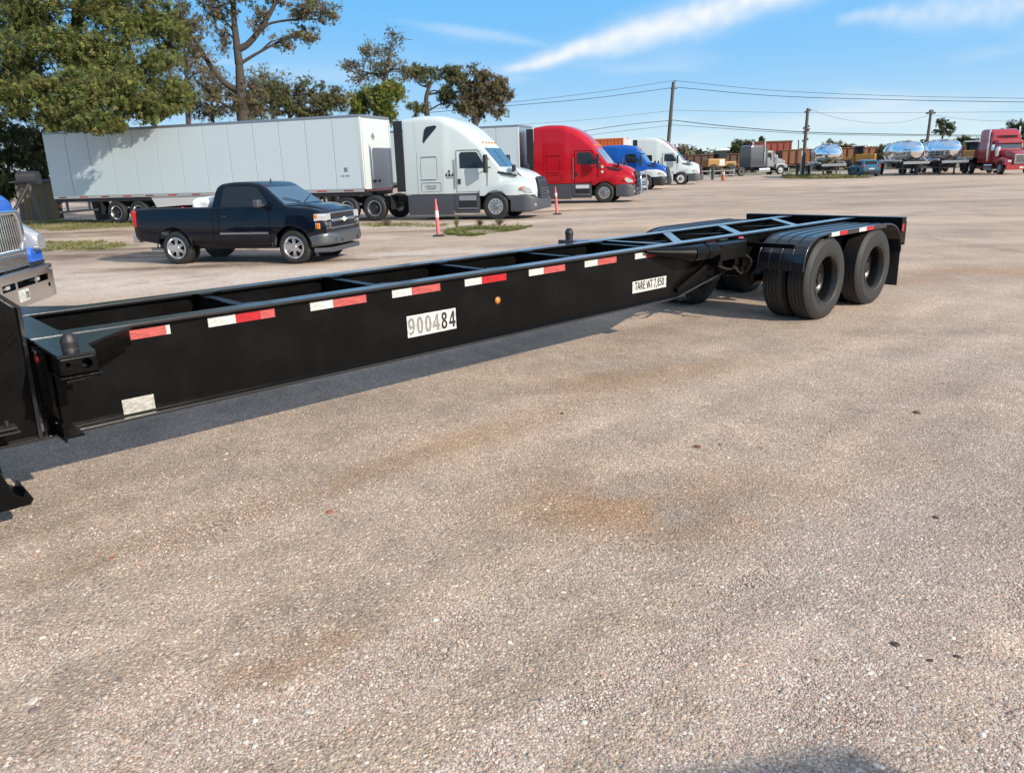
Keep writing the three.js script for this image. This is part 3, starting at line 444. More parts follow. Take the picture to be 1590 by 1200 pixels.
  // air tank, bracket and gusset beside the near beam
  { const tk = obj('air_tank', join([bar(P(6.62, 1.055, 0.03), P(7.22, 0.985, -0.125), 0.02, 0.088, 24), bar(P(7.22, 0.985, -0.125), P(7.66, 0.985, -0.125), 0.088, 0.088, 24)]), CM, ch); obj('strap', new THREE.TorusGeometry(0.09, 0.006, 6, 32).rotateY(Math.PI / 2).translate(7.45 - S0, 0.985, T0 + 0.125), CM, tk); }
  obj('valve_box', [bx(7.66, 8.2, 0.86, 1.05, -0.21, 0.05, 0.012), bx(7.7, 7.78, 0.8, 0.86, -0.16, -0.02), bx(8.0, 8.09, 0.78, 0.86, -0.18, 0.0), bx(8.24, 8.3, 0.72, 1.06, -0.14, 0.05, 0.006)], CM, ch);
  obj('air_line', [pipe([P(7.7, 0.82, -0.1), P(7.95, 0.74, -0.13), P(8.3, 0.72, -0.05), P(8.7, 0.6, 0.1)], 0.011, 30), pipe([P(8.0, 0.8, -0.14), P(8.15, 0.68, -0.16), P(8.5, 0.64, 0.0), P(8.95, 0.58, 0.2)], 0.011, 30), pipe([P(8.2, 0.9, -0.18), P(8.33, 0.8, -0.2), P(8.38, 0.68, -0.12), P(8.6, 0.62, 0.15)], 0.009, 30)], M.blackPlastic, ch);
  obj('knee_brace', [beam(P(7.2, 0.57, 0.05), P(7.8, 0.87, -0.03), 0.05, 0.05), bx(7.1, 7.34, BOT - 0.012, BOT - 0.001, -0.05, 0.16)], CM, ch);
  // fenders over the dual tandem, near and far
  for (const side of [0, 1]) {
    const m = t => side ? W - t : t, fe = sub('tandem_fender', ch), prof = [[8.70, 0.66], [8.705, 0.76], [8.735, 0.86], [8.80, 0.945], [8.9, 1.005], [9.02, 1.04], [9.2, 1.056], [9.5, 1.06], [10.0, 1.06], [10.6, 1.06], [10.95, 1.055], [11.13, 1.035], [11.27, 0.985], [11.37, 0.91], [11.43, 0.82], [11.46, 0.72], [11.465, 0.64]];
    const inn = prof.map(([s, y]) => { const dx = 10.08 - s, dy = 0.55 - y, L = Math.hypot(dx, dy); return [s + dx / L * 0.008, y + dy / L * 0.012]; }), ta = Math.min(m(-0.055), m(-0.66)), tb = Math.max(m(-0.055), m(-0.66));
    obj('shell', pr([...prof, ...inn.slice().reverse()], ta, tb), M.fender, fe);
    for (let k = 0; k < 5; k++) { const t = m(-0.07 - 0.145 * k); obj('rib', pipe(prof.map(([s, y]) => P(s - (s < 9.2 ? 0.004 : s > 10.9 ? -0.004 : 0), y + 0.004, t)), 0.005, 60, 6), M.fender, fe); }
    obj('rolled_edge', pipe(prof.map(([s, y]) => P(s, y - 0.002, m(-0.662))), 0.013, 70, 8), M.fender, fe);
    obj('support_bar', bx(8.61, 8.655, 0.93, 0.985, Math.min(m(0.05), m(-0.58)), Math.max(m(0.05), m(-0.58)), 0.008), CM, fe); obj('support_bar', bx(11.49, 11.53, 0.9, 0.95, Math.min(m(0.05), m(-0.6)), Math.max(m(0.05), m(-0.6)), 0.008), CM, fe);
    if (!side) for (const s of [9.32, 10.07]) { const q = sub('reflective_tape', fe); obj('white_strip', bx(s, s + 0.21, 1.02, 1.068, -0.679, -0.676), M.tapeWhite, q); obj('red_strip', bx(s + 0.212, s + 0.42, 1.02, 1.068, -0.679, -0.676), M.tapeRed, q); }
    if (!side) obj('edge_strip', bx(9.25, 10.9, 1.015, 1.07, -0.676, -0.66), M.fender, fe);
    // rear mud flap
    obj('mud_flap', bx(11.62, 11.63, 0.14, 0.76, Math.min(m(-0.03), m(-0.6)), Math.max(m(-0.03), m(-0.6))), M.rubber, ch);
  }
  // rear bolster and bumper
  const rb = obj('rear_bolster', [bx(11.46, 11.6, 0.76, TOP + 0.015, -0.655, W + 0.655, 0.008), bx(11.601, 11.66, 0.72, TOP - 0.05, -0.64, W + 0.64, 0.006)], CM, ch);
  obj('red_strip', bx(11.47, 11.53, 0.92, 1.02, -0.6585, -0.6562), M.tapeRed, rb);
  obj('rear_bumper', [bx(11.56, 11.66, 0.45, 0.55, -0.5, W + 0.5, 0.01), bx(11.57, 11.65, 0.55, 0.76, 0.1, 0.2), bx(11.57, 11.65, 0.55, 0.76, W - 0.2, W - 0.1)], CM, ch);
  // running gear
  const wheelR = 0.511, rimR = 0.292, tw = 0.285;
  const tyreG = tyreGeo(wheelR, tw, rimR, 4, 72);
  const rimOut = latheZ([[rimR - 0.002, -0.035], [rimR + 0.012, -0.004], [rimR - 0.012, -0.006], [rimR - 0.03, -0.03], [rimR - 0.045, -0.075], [rimR - 0.05, -0.165], [rimR - 0.075, -0.19], [0.19, -0.205], [0.14, -0.2], [0.135, -0.18], [0.0, -0.18]], 56);
  const hubG = join([latheZ([[0.09, -0.185], [0.09, -0.14], [0.078, -0.125], [0.062, -0.12], [0.058, -0.1], [0, -0.095]], 32)]), nutG = new THREE.CylinderGeometry(0.014, 0.014, 0.045, 6).rotateX(Math.PI / 2);
  const tyreMat = M.tyre, rimMat = new THREE.MeshPhysicalMaterial({ color: lin(0.008, 0.008, 0.009), roughness: 0.3, specularIntensity: 0.5, clearcoat: 0.35, clearcoatRoughness: 0.1, side: THREE.DoubleSide });
  for (const s of [9.35, 10.71]) {
    for (const side of [0, 1]) for (const inner of [0, 1]) {
      const w = sub('wheel', ch, [s - S0, wheelR - 0.006, 0]); const t = -0.653 + (inner ? 0.335 : 0);
      w.position.z = side ? T0 - (W - t) : T0 - t; if (side) w.rotation.y = Math.PI;
      obj('tyre', tyreG, tyreMat, w); obj('rim', rimOut, rimMat, w); if (!inner) { obj('hub', hubG, rimMat, w); ringOf(10, (c, q) => obj('lug_nut', nutG, M.steel, w).position.set(c * 0.152, q * 0.152, -0.185)); }
    }
    obj('axle', [bar(P(s, 0.505, -0.35), P(s, 0.505, W + 0.35), 0.064, 0.064, 20), bx(s - 0.09, s + 0.09, 0.42, 0.59, 0.02, 0.16), bx(s - 0.09, s + 0.09, 0.42, 0.59, W - 0.16, W - 0.02), bar(P(s - 0.28, 0.46, 0.25), P(s - 0.08, 0.46, 0.25), 0.085, 0.085, 18), bar(P(s - 0.28, 0.46, W - 0.25), P(s - 0.08, 0.46, W - 0.25), 0.085, 0.085, 18)], CM, ch);
    for (const t of [0.09, W - 0.09]) obj('leaf_spring', [0, 1, 2].map(k => { const L = 0.56 - k * 0.13, y = 0.63 - k * 0.019; return pr([[s - L, y + 0.045], [s - L / 2, y + 0.012], [s, y], [s + L / 2, y + 0.012], [s + L, y + 0.045], [s + L, y + 0.06], [s + L / 2, y + 0.027], [s, y + 0.015], [s - L / 2, y + 0.027], [s - L, y + 0.06]], t - 0.038, t + 0.038); }), CM, ch);
  }
  for (const s of [8.72, 10.03, 11.3]) for (const t of [0.09, W - 0.09]) obj('spring_hanger', pr([[s - 0.11, 0.733], [s + 0.11, 0.733], [s + 0.06, 0.47], [s - 0.06, 0.47]], t - 0.06, t + 0.06, 0.005), CM, ch);
  for (const t of [0.2, W - 0.2]) for (const s of [8.74, 10.08]) obj('radius_rod', bar(P(s, 0.5, t), P(s + 0.58, 0.45, t), 0.025), CM, ch);
  // far side twist lock pedestal further back
  { const b = sub('side_pedestal', ch); obj('bracket', [bx(6.78, 6.96, 1.02, 1.1, W + 0.001, W + 0.34, 0.008), flat([[6.95, W], [6.95, W + 0.32], [7.5, W]], 1.06, 1.08)], M.flange, b); const tl = new THREE.LatheGeometry([[0.045, 0], [0.045, 0.05], [0.05, 0.06], [0.05, 0.09], [0.03, 0.125], [0, 0.13]].map(q => new THREE.Vector2(...q)), 24).translate(6.9 - S0, 1.1, T0 - W - 0.27); obj('twist_lock', tl, M.blackPlastic, b); }
}

// ---------------------------------------------------------------- vehicle parts
function flipZ(g) { g = fix(g.clone()); g.scale(1, 1, -1); const p = g.attributes; for (const k of ['position', 'normal', 'uv']) { const a = p[k], n = a.itemSize; for (let i = 0; i < a.count; i += 3) for (let c = 0; c < n; c++) { const b1 = (i + 1) * n + c, b2 = (i + 2) * n + c, t = a.array[b1]; a.array[b1] = a.array[b2]; a.array[b2] = t; } } return g; }
function skin(pts, zf, th = 0.008, bevel = 0) { const g = prism(pts, 0, th, bevel), p = g.attributes.position; for (let i = 0; i < p.count; i++) p.setZ(i, p.getZ(i) + zf(p.getX(i), p.getY(i))); g.computeVertexNormals(); return g; }
function topPatch(x0, x1, yt, zmax, off = 0.006, nx = 14, nz = 12, bow = 0) {   // a sheet lying on the upper surface between two stations
  const pos = [], idx = [];
  for (let i = 0; i <= nx; i++) for (let j = 0; j <= nz; j++) { const x = mix(x0, x1, i / nx), zz = mix(-1, 1, j / nz), z = zz * (typeof zmax === 'function' ? zmax(x) : zmax), e = 0.002, sl = (yt(x + e) - yt(x - e)) / (2 * e), L = Math.hypot(1, sl); pos.push(x + (-sl / L) * off, yt(x) + off / L - bow * zz * zz, z); }
  for (let i = 0; i < nx; i++) for (let j = 0; j < nz; j++) { const a = i * (nz + 1) + j, b = a + 1, c = a + nz + 1, d = c + 1; idx.push(a, b, c, b, d, c); }
  const g = new THREE.BufferGeometry(); g.setAttribute('position', new THREE.Float32BufferAttribute(pos, 3)); g.setIndex(idx); g.computeVertexNormals(); return fix(g);
}
const circle = (r, n = 24, cx = 0, cy = 0) => Array.from({ length: n }, (_, i) => [cx + r * Math.cos(i / n * 2 * Math.PI), cy + r * Math.sin(i / n * 2 * Math.PI)]);
const truckTyre = tyreGeo(0.51, 0.285, 0.292, 4, 56);
const steerRim = join([latheZ([[0.292, -0.05], [0.302, -0.004], [0.285, -0.004], [0.272, -0.02], [0.262, -0.028]], 48), prism(circle(0.264, 48), -0.045, -0.02, 0.004, ringOf(10, (c, s) => circle(0.028, 14, c * 0.212, s * 0.212).reverse()))]);
const steerHub = join([latheZ([[0.15, -0.022], [0.145, 0.0], [0.105, 0.006], [0.1, 0.06], [0.085, 0.085], [0.0, 0.092]], 36), ...ringOf(10, (c, s) => new THREE.CylinderGeometry(0.016, 0.016, 0.05, 6).rotateX(Math.PI / 2).translate(c * 0.165, s * 0.165, -0.008))]);
const wheelBack = prism(circle(0.29, 40), -0.12, -0.1);
const driveRim = join([latheZ([[0.292, -0.05], [0.302, -0.004], [0.285, -0.004], [0.27, -0.03], [0.258, -0.1], [0.245, -0.13]], 48), prism(circle(0.25, 48), -0.145, -0.128, 0.004, ringOf(10, (c, s) => circle(0.026, 14, c * 0.205, s * 0.205).reverse()))]);
const driveHub = join([latheZ([[0.11, -0.13], [0.11, -0.06], [0.095, -0.045], [0.0, -0.04]], 32), ...ringOf(10, (c, s) => new THREE.CylinderGeometry(0.015, 0.015, 0.05, 6).rotateX(Math.PI / 2).translate(c * 0.15, s * 0.15, -0.11))]);
function truckWheel(p, x, zs, side, kind, rimMat = M.alu, R = 0.51) {  // zs: outer sidewall half width
  const w = sub('wheel', p, [x, R - 0.008, side * zs]); if (side < 0) w.rotation.y = Math.PI; w.scale.setScalar(R / 0.51);
  obj('tyre', truckTyre, M.tyre, w); obj('rim', kind === 'steer' ? steerRim : driveRim, rimMat, w);
  obj('hub', kind === 'steer' ? steerHub : driveHub, kind === 'steer' ? M.steel : M.blackPlastic, w); obj('brake_drum', wheelBack, M.blackPlastic, w);
  return w;
}
const letterOn = (str, h, mat, parent, x, y, z, sx = 1) => obj('lettering', letters(str, h, 0.003, fontBold, sx).translate(x, y, z), mat, parent);

// writing too small to read in the photograph: a line of short strokes of its size and tone
const strokes = (parent, x0, x1, y, h, z, mat, seed) => { const r = rng(seed), g = []; let x = x0; while (x < x1) { const w = h * (0.18 + 0.35 * r()); g.push(box(x, x + w, y - h / 2, y + h / 2 * (0.5 + 0.5 * r()), z, z + 0.003)); x += w + h * (0.14 + (r() < 0.15 ? 0.5 : 0)); } obj('small_print', g, mat, parent); };
// ---------------------------------------------------------------- long white box trailers; local x forward, nose at x = 0
function boxTrailer(name, label, pos, turn, { L = 16.15, panel = M.whitePanel, skirt = true, detail = true, top = 4.1, frontMat = null, front = true }) {
  const t = thing(name, label, 'trailer', pos, turn), Wd = 1.295, b = 1.16, n = Math.round(L / 1.22), pw = L / n;
  obj('core', box(-L + 0.02, -0.03, b + 0.12, top - 0.03, -Wd + 0.02, Wd - 0.02), std(lin(0.34, 0.39, 0.4), 0.6), t);
  const pg = box(0.014, pw - 0.014, b + 0.13, top - 0.1, 0, 0.02, 0.006);
  for (const s of detail ? [1, -1] : [1]) for (let k = 0; k < n; k++) { const m = obj('side_panel', pg, panel, t); m.position.set(-L + k * pw, 0, s > 0 ? Wd - 0.02 : -Wd); }
  for (const s of [1, -1]) { obj('bottom_rail', box(-L, 0, b, b + 0.128, s > 0 ? Wd - 0.03 : -Wd - 0.006, s > 0 ? Wd + 0.006 : -Wd + 0.03), M.dullChrome, t); obj('top_rail', box(-L, 0, top - 0.098, top - 0.01, s > 0 ? Wd - 0.03 : -Wd - 0.004, s > 0 ? Wd + 0.004 : -Wd + 0.03), M.silver, t);
    if (detail || s > 0) for (let k = 0; k < n; k++) { const q = obj('reflective_tape', box(-L + k * pw + 0.3, -L + k * pw + 0.75, b + 0.03, b + 0.085, s > 0 ? Wd + 0.006 : -Wd - 0.009, s > 0 ? Wd + 0.009 : -Wd - 0.006), k % 2 ? M.tapeRed : std(lin(0.2, 0.03, 0.03), 0.5), t); } }
  obj('roof', loft(range(-L, 0, 4), { yb: top - 0.03, yt: top + 0.01, w: Wd + 0.002, rt: 0.02, rb: 0.005 }), M.dullChrome, t);
  const fw = sub('front_wall', t); obj('sheet', box(-0.03, -0.006, b + 0.1, top - 0.06, -Wd + 0.1, Wd - 0.1), frontMat || M.white, fw);
  for (const s of [1, -1]) { obj('corner_post', loft(range(-0.1, 0.012, 5), { yb: b + 0.129, yt: top - 0.101, w: 0.06, rt: 0.01, rb: 0.01, zc: s * (Wd - 0.055) }), M.white, fw); obj('post_trim', box(0.013, 0.02, b + 0.14, top - 0.11, s * (Wd - 0.1) - 0.008, s * (Wd - 0.1) + 0.008), M.dullChrome, fw); }
  obj('header', box(-0.06, 0.02, top - 0.1, top + 0.004, -Wd + 0.12, Wd - 0.12), M.silver, fw); obj('sill', box(-0.05, 0.015, b + 0.0, b + 0.1, -Wd + 0.12, Wd - 0.12), M.dullChrome, fw);
  obj('hose_coupling', [box(0.0, 0.06, b + 0.35, b + 0.45, 0.3, 0.5, 0.01), box(0, 0.05, b + 0.36, b + 0.44, -0.1, 0.05, 0.01)], M.blackPlastic, fw);
  obj('doors', [box(-L - 0.05, -L - 0.005, b + 0.05, top - 0.05, -Wd + 0.03, -0.006), box(-L - 0.05, -L - 0.005, b + 0.05, top - 0.05, 0.006, Wd - 0.03)], panel, t);
  obj('floor', box(-L, -0.02, b - 0.16, b - 0.001, -Wd + 0.05, Wd - 0.05), M.blackPlastic, t);
  const ax = [-L + 3.45, -L + 4.7]; if (skirt) { obj('side_skirt', prism([[-L + 5.5, b - 0.001], [-3.4, b - 0.001], [-3.6, 0.45], [-L + 5.9, 0.45]], Wd - 0.06, Wd - 0.035), M.greyPlastic, t).material = std(lin(0.5, 0.5, 0.49), 0.6); }
  for (const x of ax) { for (const s of [1, -1]) truckWheel(t, x, 1.27, s, 'drive'); obj('axle', bar([x, 0.5, -1.1], [x, 0.5, 1.1], 0.07), M.blackPlastic, t); }
  obj('bogie_frame', [box(-L + 2.6, -L + 5.4, 0.72, b - 0.17, 0.4, 0.55), box(-L + 2.6, -L + 5.4, 0.72, b - 0.17, -0.55, -0.4), box(-L + 2.62, -L + 2.68, 0.42, b - 0.1, 0.8, 1.25), box(-L + 2.62, -L + 2.68, 0.42, b - 0.1, -1.25, -0.8), box(ax[0] - 0.4, ax[1] + 0.4, 0.58, 0.66, 0.42, 0.53), box(ax[0] - 0.4, ax[1] + 0.4, 0.58, 0.66, -0.53, -0.42)], M.blackPlastic, t);
  for (const s of [1, -1]) obj('landing_leg', [box(-2.75, -2.6, 0.35, b - 0.16, s * 0.75 - 0.07, s * 0.75 + 0.07), box(-2.83, -2.52, 0.3, 0.35, s * 0.75 - 0.13, s * 0.75 + 0.13)], M.greyPlastic, t);
  obj('rear_guard', [box(-L - 0.05, -L + 0.05, 0.5, 0.6, -1.1, 1.1), box(-L - 0.04, -L + 0.04, 0.6, b - 0.16, 0.6, 0.7), box(-L - 0.04, -L + 0.04, 0.6, b - 0.16, -0.7, -0.6)], M.silver, t);
  return t;
}

// ---------------------------------------------------------------- aerodynamic sleeper tractors; local x forward, front axle at x = 0, right side = +z
function aeroTractor(name, label, pos, turn, o) {
  const t = thing(name, label, 'truck', pos, turn), body = o.body, low = o.low || M.greyPlastic, hoodM = o.hood || body;
  const roof = pchip(o.roof || [[-3.75, 3.84], [-2.9, 3.93], [-2.3, 3.91], [-1.7, 3.74], [-1.15, 3.42], [-0.75, 3.05], [-0.5, 2.72]]), backX = o.back ?? -3.72, base = 1.0;
  const scr = line([[-0.5, roof(-0.5)], [0.14, 1.93]]), yt = x => x < -0.5 ? roof(x) : scr(x);
  const cw = pchip([[backX, 1.225], [-2.1, 1.225], [-1.75, 1.19], [-0.7, 1.13], [0.14, 1.06]]), hi = o.roofTop || 3.93;
  const xs = [...range(backX, -2.15, 14), ...range(-2.08, -0.5, 30), ...range(-0.47, 0.14, 14)];
  let cab = loft(xs, { yb: base, yt, w: cw, tw: x => cw(x) - (yt(x) > 3 ? 0.10 : 0.10), rt: pchip([[backX, 0.16], [-2.2, 0.3], [-1.0, 0.42], [-0.45, 0.2], [0.14, 0.1]]), rb: 0.03 }, 6);
  const door = [[-1.55, 1.05], [-0.5, 1.05], [-0.32, 1.25], [-0.32, 1.9], [-0.62, 2.55], [-0.72, 2.62], [-1.55, 2.62]], big = [[-1.0, -0.2]];
  const z0 = 1.02, z1 = 1.4, tools = [], both = g => { tools.push(g, flipZ(g)); };
  const zw = (x, y) => mix(cw(x), cw(x) - 0.10, (y - base) / (yt(x) - base));
  both(skin([...door], () => 0, 0.3).translate(0, 0, 0)); tools.length = 0;
  const grooveRing = pts => { const g = ringTool(pts, 0, 0.04, 0.014), p = g.attributes.position; for (let i = 0; i < p.count; i++) p.setZ(i, p.getZ(i) - 0.014 + zw(p.getX(i), p.getY(i))); return g; };
  const subdiv = pts => { const q = []; pts.forEach((p, i) => { const n = pts[(i + 1) % pts.length], k = Math.max(1, Math.round(Math.hypot(n[0] - p[0], n[1] - p[1]) / 0.18)); for (let j = 0; j < k; j++) q.push([mix(p[0], n[0], j / k), mix(p[1], n[1], j / k)]); }); return q; };
  if (o.detail) {
    const rings = [subdiv(door)]; if (o.lockers) rings.push(subdiv(rrect(-3.05, -2.35, 1.55, 2.42, 0.06)), subdiv(rrect(-3.05, -2.2, 1.1, 1.45, 0.08)));
    for (const r of rings) { const g = grooveRing(r); cab = cut(cab, g); }
    cab = cut(cab, box(-3.72, -1.9, 2.565, 2.577, 1.19, 1.4), box(-3.2, -3.188, 1.0, 3.7, 1.17, 1.4));
  }
  obj('cab', cab, body, t);
  const gz = (x, y) => zw(x, y) + 0.001, both2 = (nm, g, m) => { obj(nm, g, m, t); obj(nm, flipZ(g), m, t); };
  const win = o.window || [[-1.42, 1.95], [-0.5, 1.93], [-0.42, 1.98], [-0.72, 2.5], [-0.8, 2.54], [-1.36, 2.54], [-1.43, 2.47]];
  both2('side_window', skin(subdiv(win), gz, 0.012, 0.003), M.glass);
  if (o.bunkWindow) both2('bunk_window', skin(subdiv(o.bunkWindow), gz, 0.012, 0.003), M.glass);
  obj('windshield', topPatch(-0.46, 0.12, scr, x => cw(x) - 0.19, 0.008), M.windscreen, t); obj('windshield_pillar', topPatch(-0.44, 0.1, scr, 0.02, 0.013, 6, 2), M.blackPlastic, t);
  both2('door_handle', box(-1.5, -1.4, 1.36, 1.56, 1.16, 1.192, 0.012), M.blackPlastic);
  if (o.visor) obj('sun_visor', loft(range(-0.55, -0.28, 5), { yb: x => roof(-0.5) - 0.14 - (x + 0.55) * 0.3, yt: x => roof(-0.5) - 0.05 - (x + 0.55) * 0.5, w: 1.02, rt: 0.03, rb: 0.01 }), o.visor, t);
  if (o.extender) { both2('side_extender', box(backX - 0.38, backX + 0.0, 1.12, (o.roof ? roof(backX) : 3.86) - 0.08, 1.18, 1.21, 0.01), M.blackPlastic); }
  for (const z of [-0.7, -0.35, 0, 0.35, 0.7]) obj('roof_marker_light', box(-0.66, -0.56, roof(-0.6) - 0.02, roof(-0.6) + 0.05, z - 0.05, z + 0.05, 0.015), M.amber, t);
  // bonnet, wings and bumper
  const ht = pchip(o.hoodTop || [[-0.05, 1.97], [0.5, 1.9], [1.0, 1.76], [1.3, 1.6], [1.44, 1.42], [1.5, 1.15]]), hx = [...range(-0.06, 1.2, 14), ...range(1.24, 1.5, 8)];
  obj('bonnet', loft(hx, { yb: 0.72, yt: ht, w: pchip([[-0.06, 1.0], [0.6, 0.9], [1.2, 0.78], [1.5, 0.66]]), tw: pchip([[-0.06, 0.98], [0.6, 0.8], [1.2, 0.66], [1.5, 0.56]]), rt: pchip([[-0.06, 0.12], [0.8, 0.2], [1.5, 0.2]]) }, 6), hoodM, t);
  const arch = x => Math.abs(x) < 0.6 ? 0.5 + Math.sqrt(0.6 * 0.6 - x * x) : 0.9, ft = pchip([[-0.64, 1.14], [-0.5, 1.2], [-0.2, 1.33], [0.2, 1.42], [0.7, 1.42], [1.1, 1.34], [1.35, 1.2], [1.52, 1.0]]);
  for (const s of [1, -1]) {
    const fx = [...range(-0.64, 0.64, 26), ...range(0.7, 1.5, 12)], wing = sub('front_wing', t);
    obj('wing_panel', loft(fx, { yb: x => Math.max(arch(x), 0.9), yt: x => Math.max(ft(x), Math.max(arch(x), 0.9) + 0.03), w: pchip([[-0.64, 0.2], [0.6, 0.24], [1.2, 0.26], [1.5, 0.2]]), rt: pchip([[-0.64, 0.05], [0, 0.16], [1.5, 0.16]]), rb: 0.01, zc: x => s * mix(0.98, 0.80, smooth(0.5, 1.5, x)) }, 5), o.wing || hoodM, wing);
    const hl = skin(subdiv([[1.02, 1.13], [1.12, 1.25], [1.4, 1.12], [1.44, 0.98], [1.2, 0.98]]), (x, y) => mix(1.235, 1.03, smooth(0.7, 1.5, x)) - 0.05, 0.07, 0.006); obj('headlight', s > 0 ? hl : flipZ(hl), M.lens, wing); const al = box(1.0, 1.1, 1.1, 1.2, 1.16, 1.2, 0.01); obj('turn_signal', s > 0 ? al : flipZ(al), M.amber, wing);
    obj('inner_wing', box(-0.55, 0.58, 0.6, 1.02, s * 0.45 - 0.02, s * 0.45 + 0.02), M.blackPlastic, wing);
    obj('hood_mirror', [bar([0.95, 1.55, s * 0.72], [0.72, 1.85, s * 0.86], 0.015), box(0.62, 0.74, 1.78, 2.02, s * 0.88 - 0.09, s * 0.88 + 0.09, 0.03)], M.blackPlastic, t);
    obj('door_mirror', [box(-0.35, -0.22, 1.75, 2.42, s * 1.38 - 0.12, s * 1.38 + 0.12, 0.04), bar([-0.3, 1.95, s * 1.3], [-0.2, 1.95, s * 1.08], 0.025), bar([-0.3, 2.3, s * 1.3], [-0.25, 2.25, s * 1.05], 0.02)], M.blackPlastic, t);
    obj('cowl_vent', skin(subdiv([[0.05, 1.72], [0.08, 1.8], [0.75, 1.66], [0.8, 1.6], [0.65, 1.61]]), (x) => mix(1.0, 0.86, smooth(-0.06, 0.8, x)) - 0.045, 0.06), M.blackPlastic, t).scale.z = s;
  }
  const gr = sub('grille', t); obj('backing', loft(range(1.44, 1.6, 5), { yb: 0.72, yt: pchip([[1.44, 1.56], [1.52, 1.5], [1.6, 1.3]]), w: 0.6, tw: 0.52, rt: 0.1, rb: 0.03 }), M.blackPlastic, gr);
  for (let k = 0; k < 7; k++) obj('slat', box(1.54 - k * 0.008, 1.66 - k * 0.016, 0.78 + k * 0.1, 0.83 + k * 0.1, -0.58 + k * 0.01, 0.58 - k * 0.01, 0.012), o.grille || M.greyPlastic, gr);
  const bt = pchip([[0.62, 0.9], [1.2, 0.93], [1.72, 0.7]]), bb = pchip([[0.62, 0.3], [1.2, 0.28], [1.72, 0.36]]);
  const bp = obj('bumper', loft([...range(0.62, 1.4, 10), ...range(1.46, 1.72, 8)], { yb: bb, yt: bt, w: pchip([[0.62, 1.22], [1.1, 1.2], [1.4, 1.08], [1.6, 0.86], [1.72, 0.6]]), rt: 0.08, rb: 0.06 }, 5), o.bumper || low, t);
  for (const s of [1, -1]) obj('fog_lamp', box(1.45, 1.56, 0.48, 0.58, s * 0.92 - 0.08, s * 0.92 + 0.08, 0.03), M.lens, bp);
  // skirts, steps, chassis and wheels
  for (const s of [1, -1]) {
    const sk = sub('side_skirt', t), z = s * 1.2;
    obj('panel', loft(range(-3.65, -1.72, 4), { yb: 0.22, yt: 0.985, w: 0.03, rt: 0.02, rb: 0.02, zc: s * 1.17 }), o.skirt || low, sk); obj('panel', loft(range(-1.7, -0.66, 4), { yb: 0.26, yt: 0.985, w: 0.03, rt: 0.02, rb: 0.02, zc: s * 1.13 }), o.skirt || low, sk);
    obj('step', box(-1.55, -0.75, 0.42, 0.47, s * 1.17 - 0.04, s * 1.17 + 0.04, 0.012), M.steel, sk); obj('step', box(-1.5, -0.8, 0.74, 0.92, s * 1.155 - 0.03, s * 1.155 + 0.03, 0.012), o.stepMat || std(lin(0.3, 0.31, 0.33), 0.45, 0.4), sk); obj('recess', box(-1.52, -0.78, 0.49, 0.72, s * 1.145 - 0.02, s * 1.145 + 0.02), M.blackPlastic, sk); obj('grab_handle', bar([-1.62, 1.2, s * 1.2], [-1.62, 2.3, s * 1.17], 0.015), M.steel, t);
    obj('frame_rail', box(-6.9, 0.9, 0.68, 0.93, s * 0.43 - 0.04, s * 0.43 + 0.04), M.blackPlastic, t); obj('wheel_guard', [box(-4.4, -4.34, 0.45, 1.02, s * 0.95 - 0.3, s * 0.95 + 0.3), box(-4.4, -3.9, 1.0, 1.03, s * 0.95 - 0.3, s * 0.95 + 0.3)], M.blackPlastic, t);
    truckWheel(t, 0, 1.2, s, 'steer', o.rim); for (const x of o.drives || [-5.17, -6.45]) truckWheel(t, x, 1.22, s, 'drive', o.rim);
  }
  for (const x of [0, ...(o.drives || [-5.17, -6.45])]) obj('axle', bar([x, 0.5, -1.0], [x, 0.5, 1.0], 0.08), M.blackPlastic, t);
  obj('fifth_wheel', [loft(range(-6.4, -5.3, 4), { yb: 1.06, yt: 1.12, w: 0.48, rt: 0.02, rb: 0.02 }), box(-6.1, -5.5, 0.93, 1.06, -0.4, 0.4)], M.blackPlastic, t);
  obj('underbody', [box(-3.6, -0.7, 0.45, 1.0, -0.95, 0.95), box(-0.7, 1.4, 0.6, 1.0, -0.44, 0.44)], M.blackPlastic, t);
  return t;
}

const TURN = az => Math.PI / 2 - az;                              // heading clockwise from the view direction to a rotation about y
const ROW = 1.8928;                                               // heading of the parked trucks
const fwd = az => V(Math.sin(az), 0, -Math.cos(az)), rightOf = az => V(Math.sin(az + Math.PI / 2), 0, -Math.cos(az + Math.PI / 2));
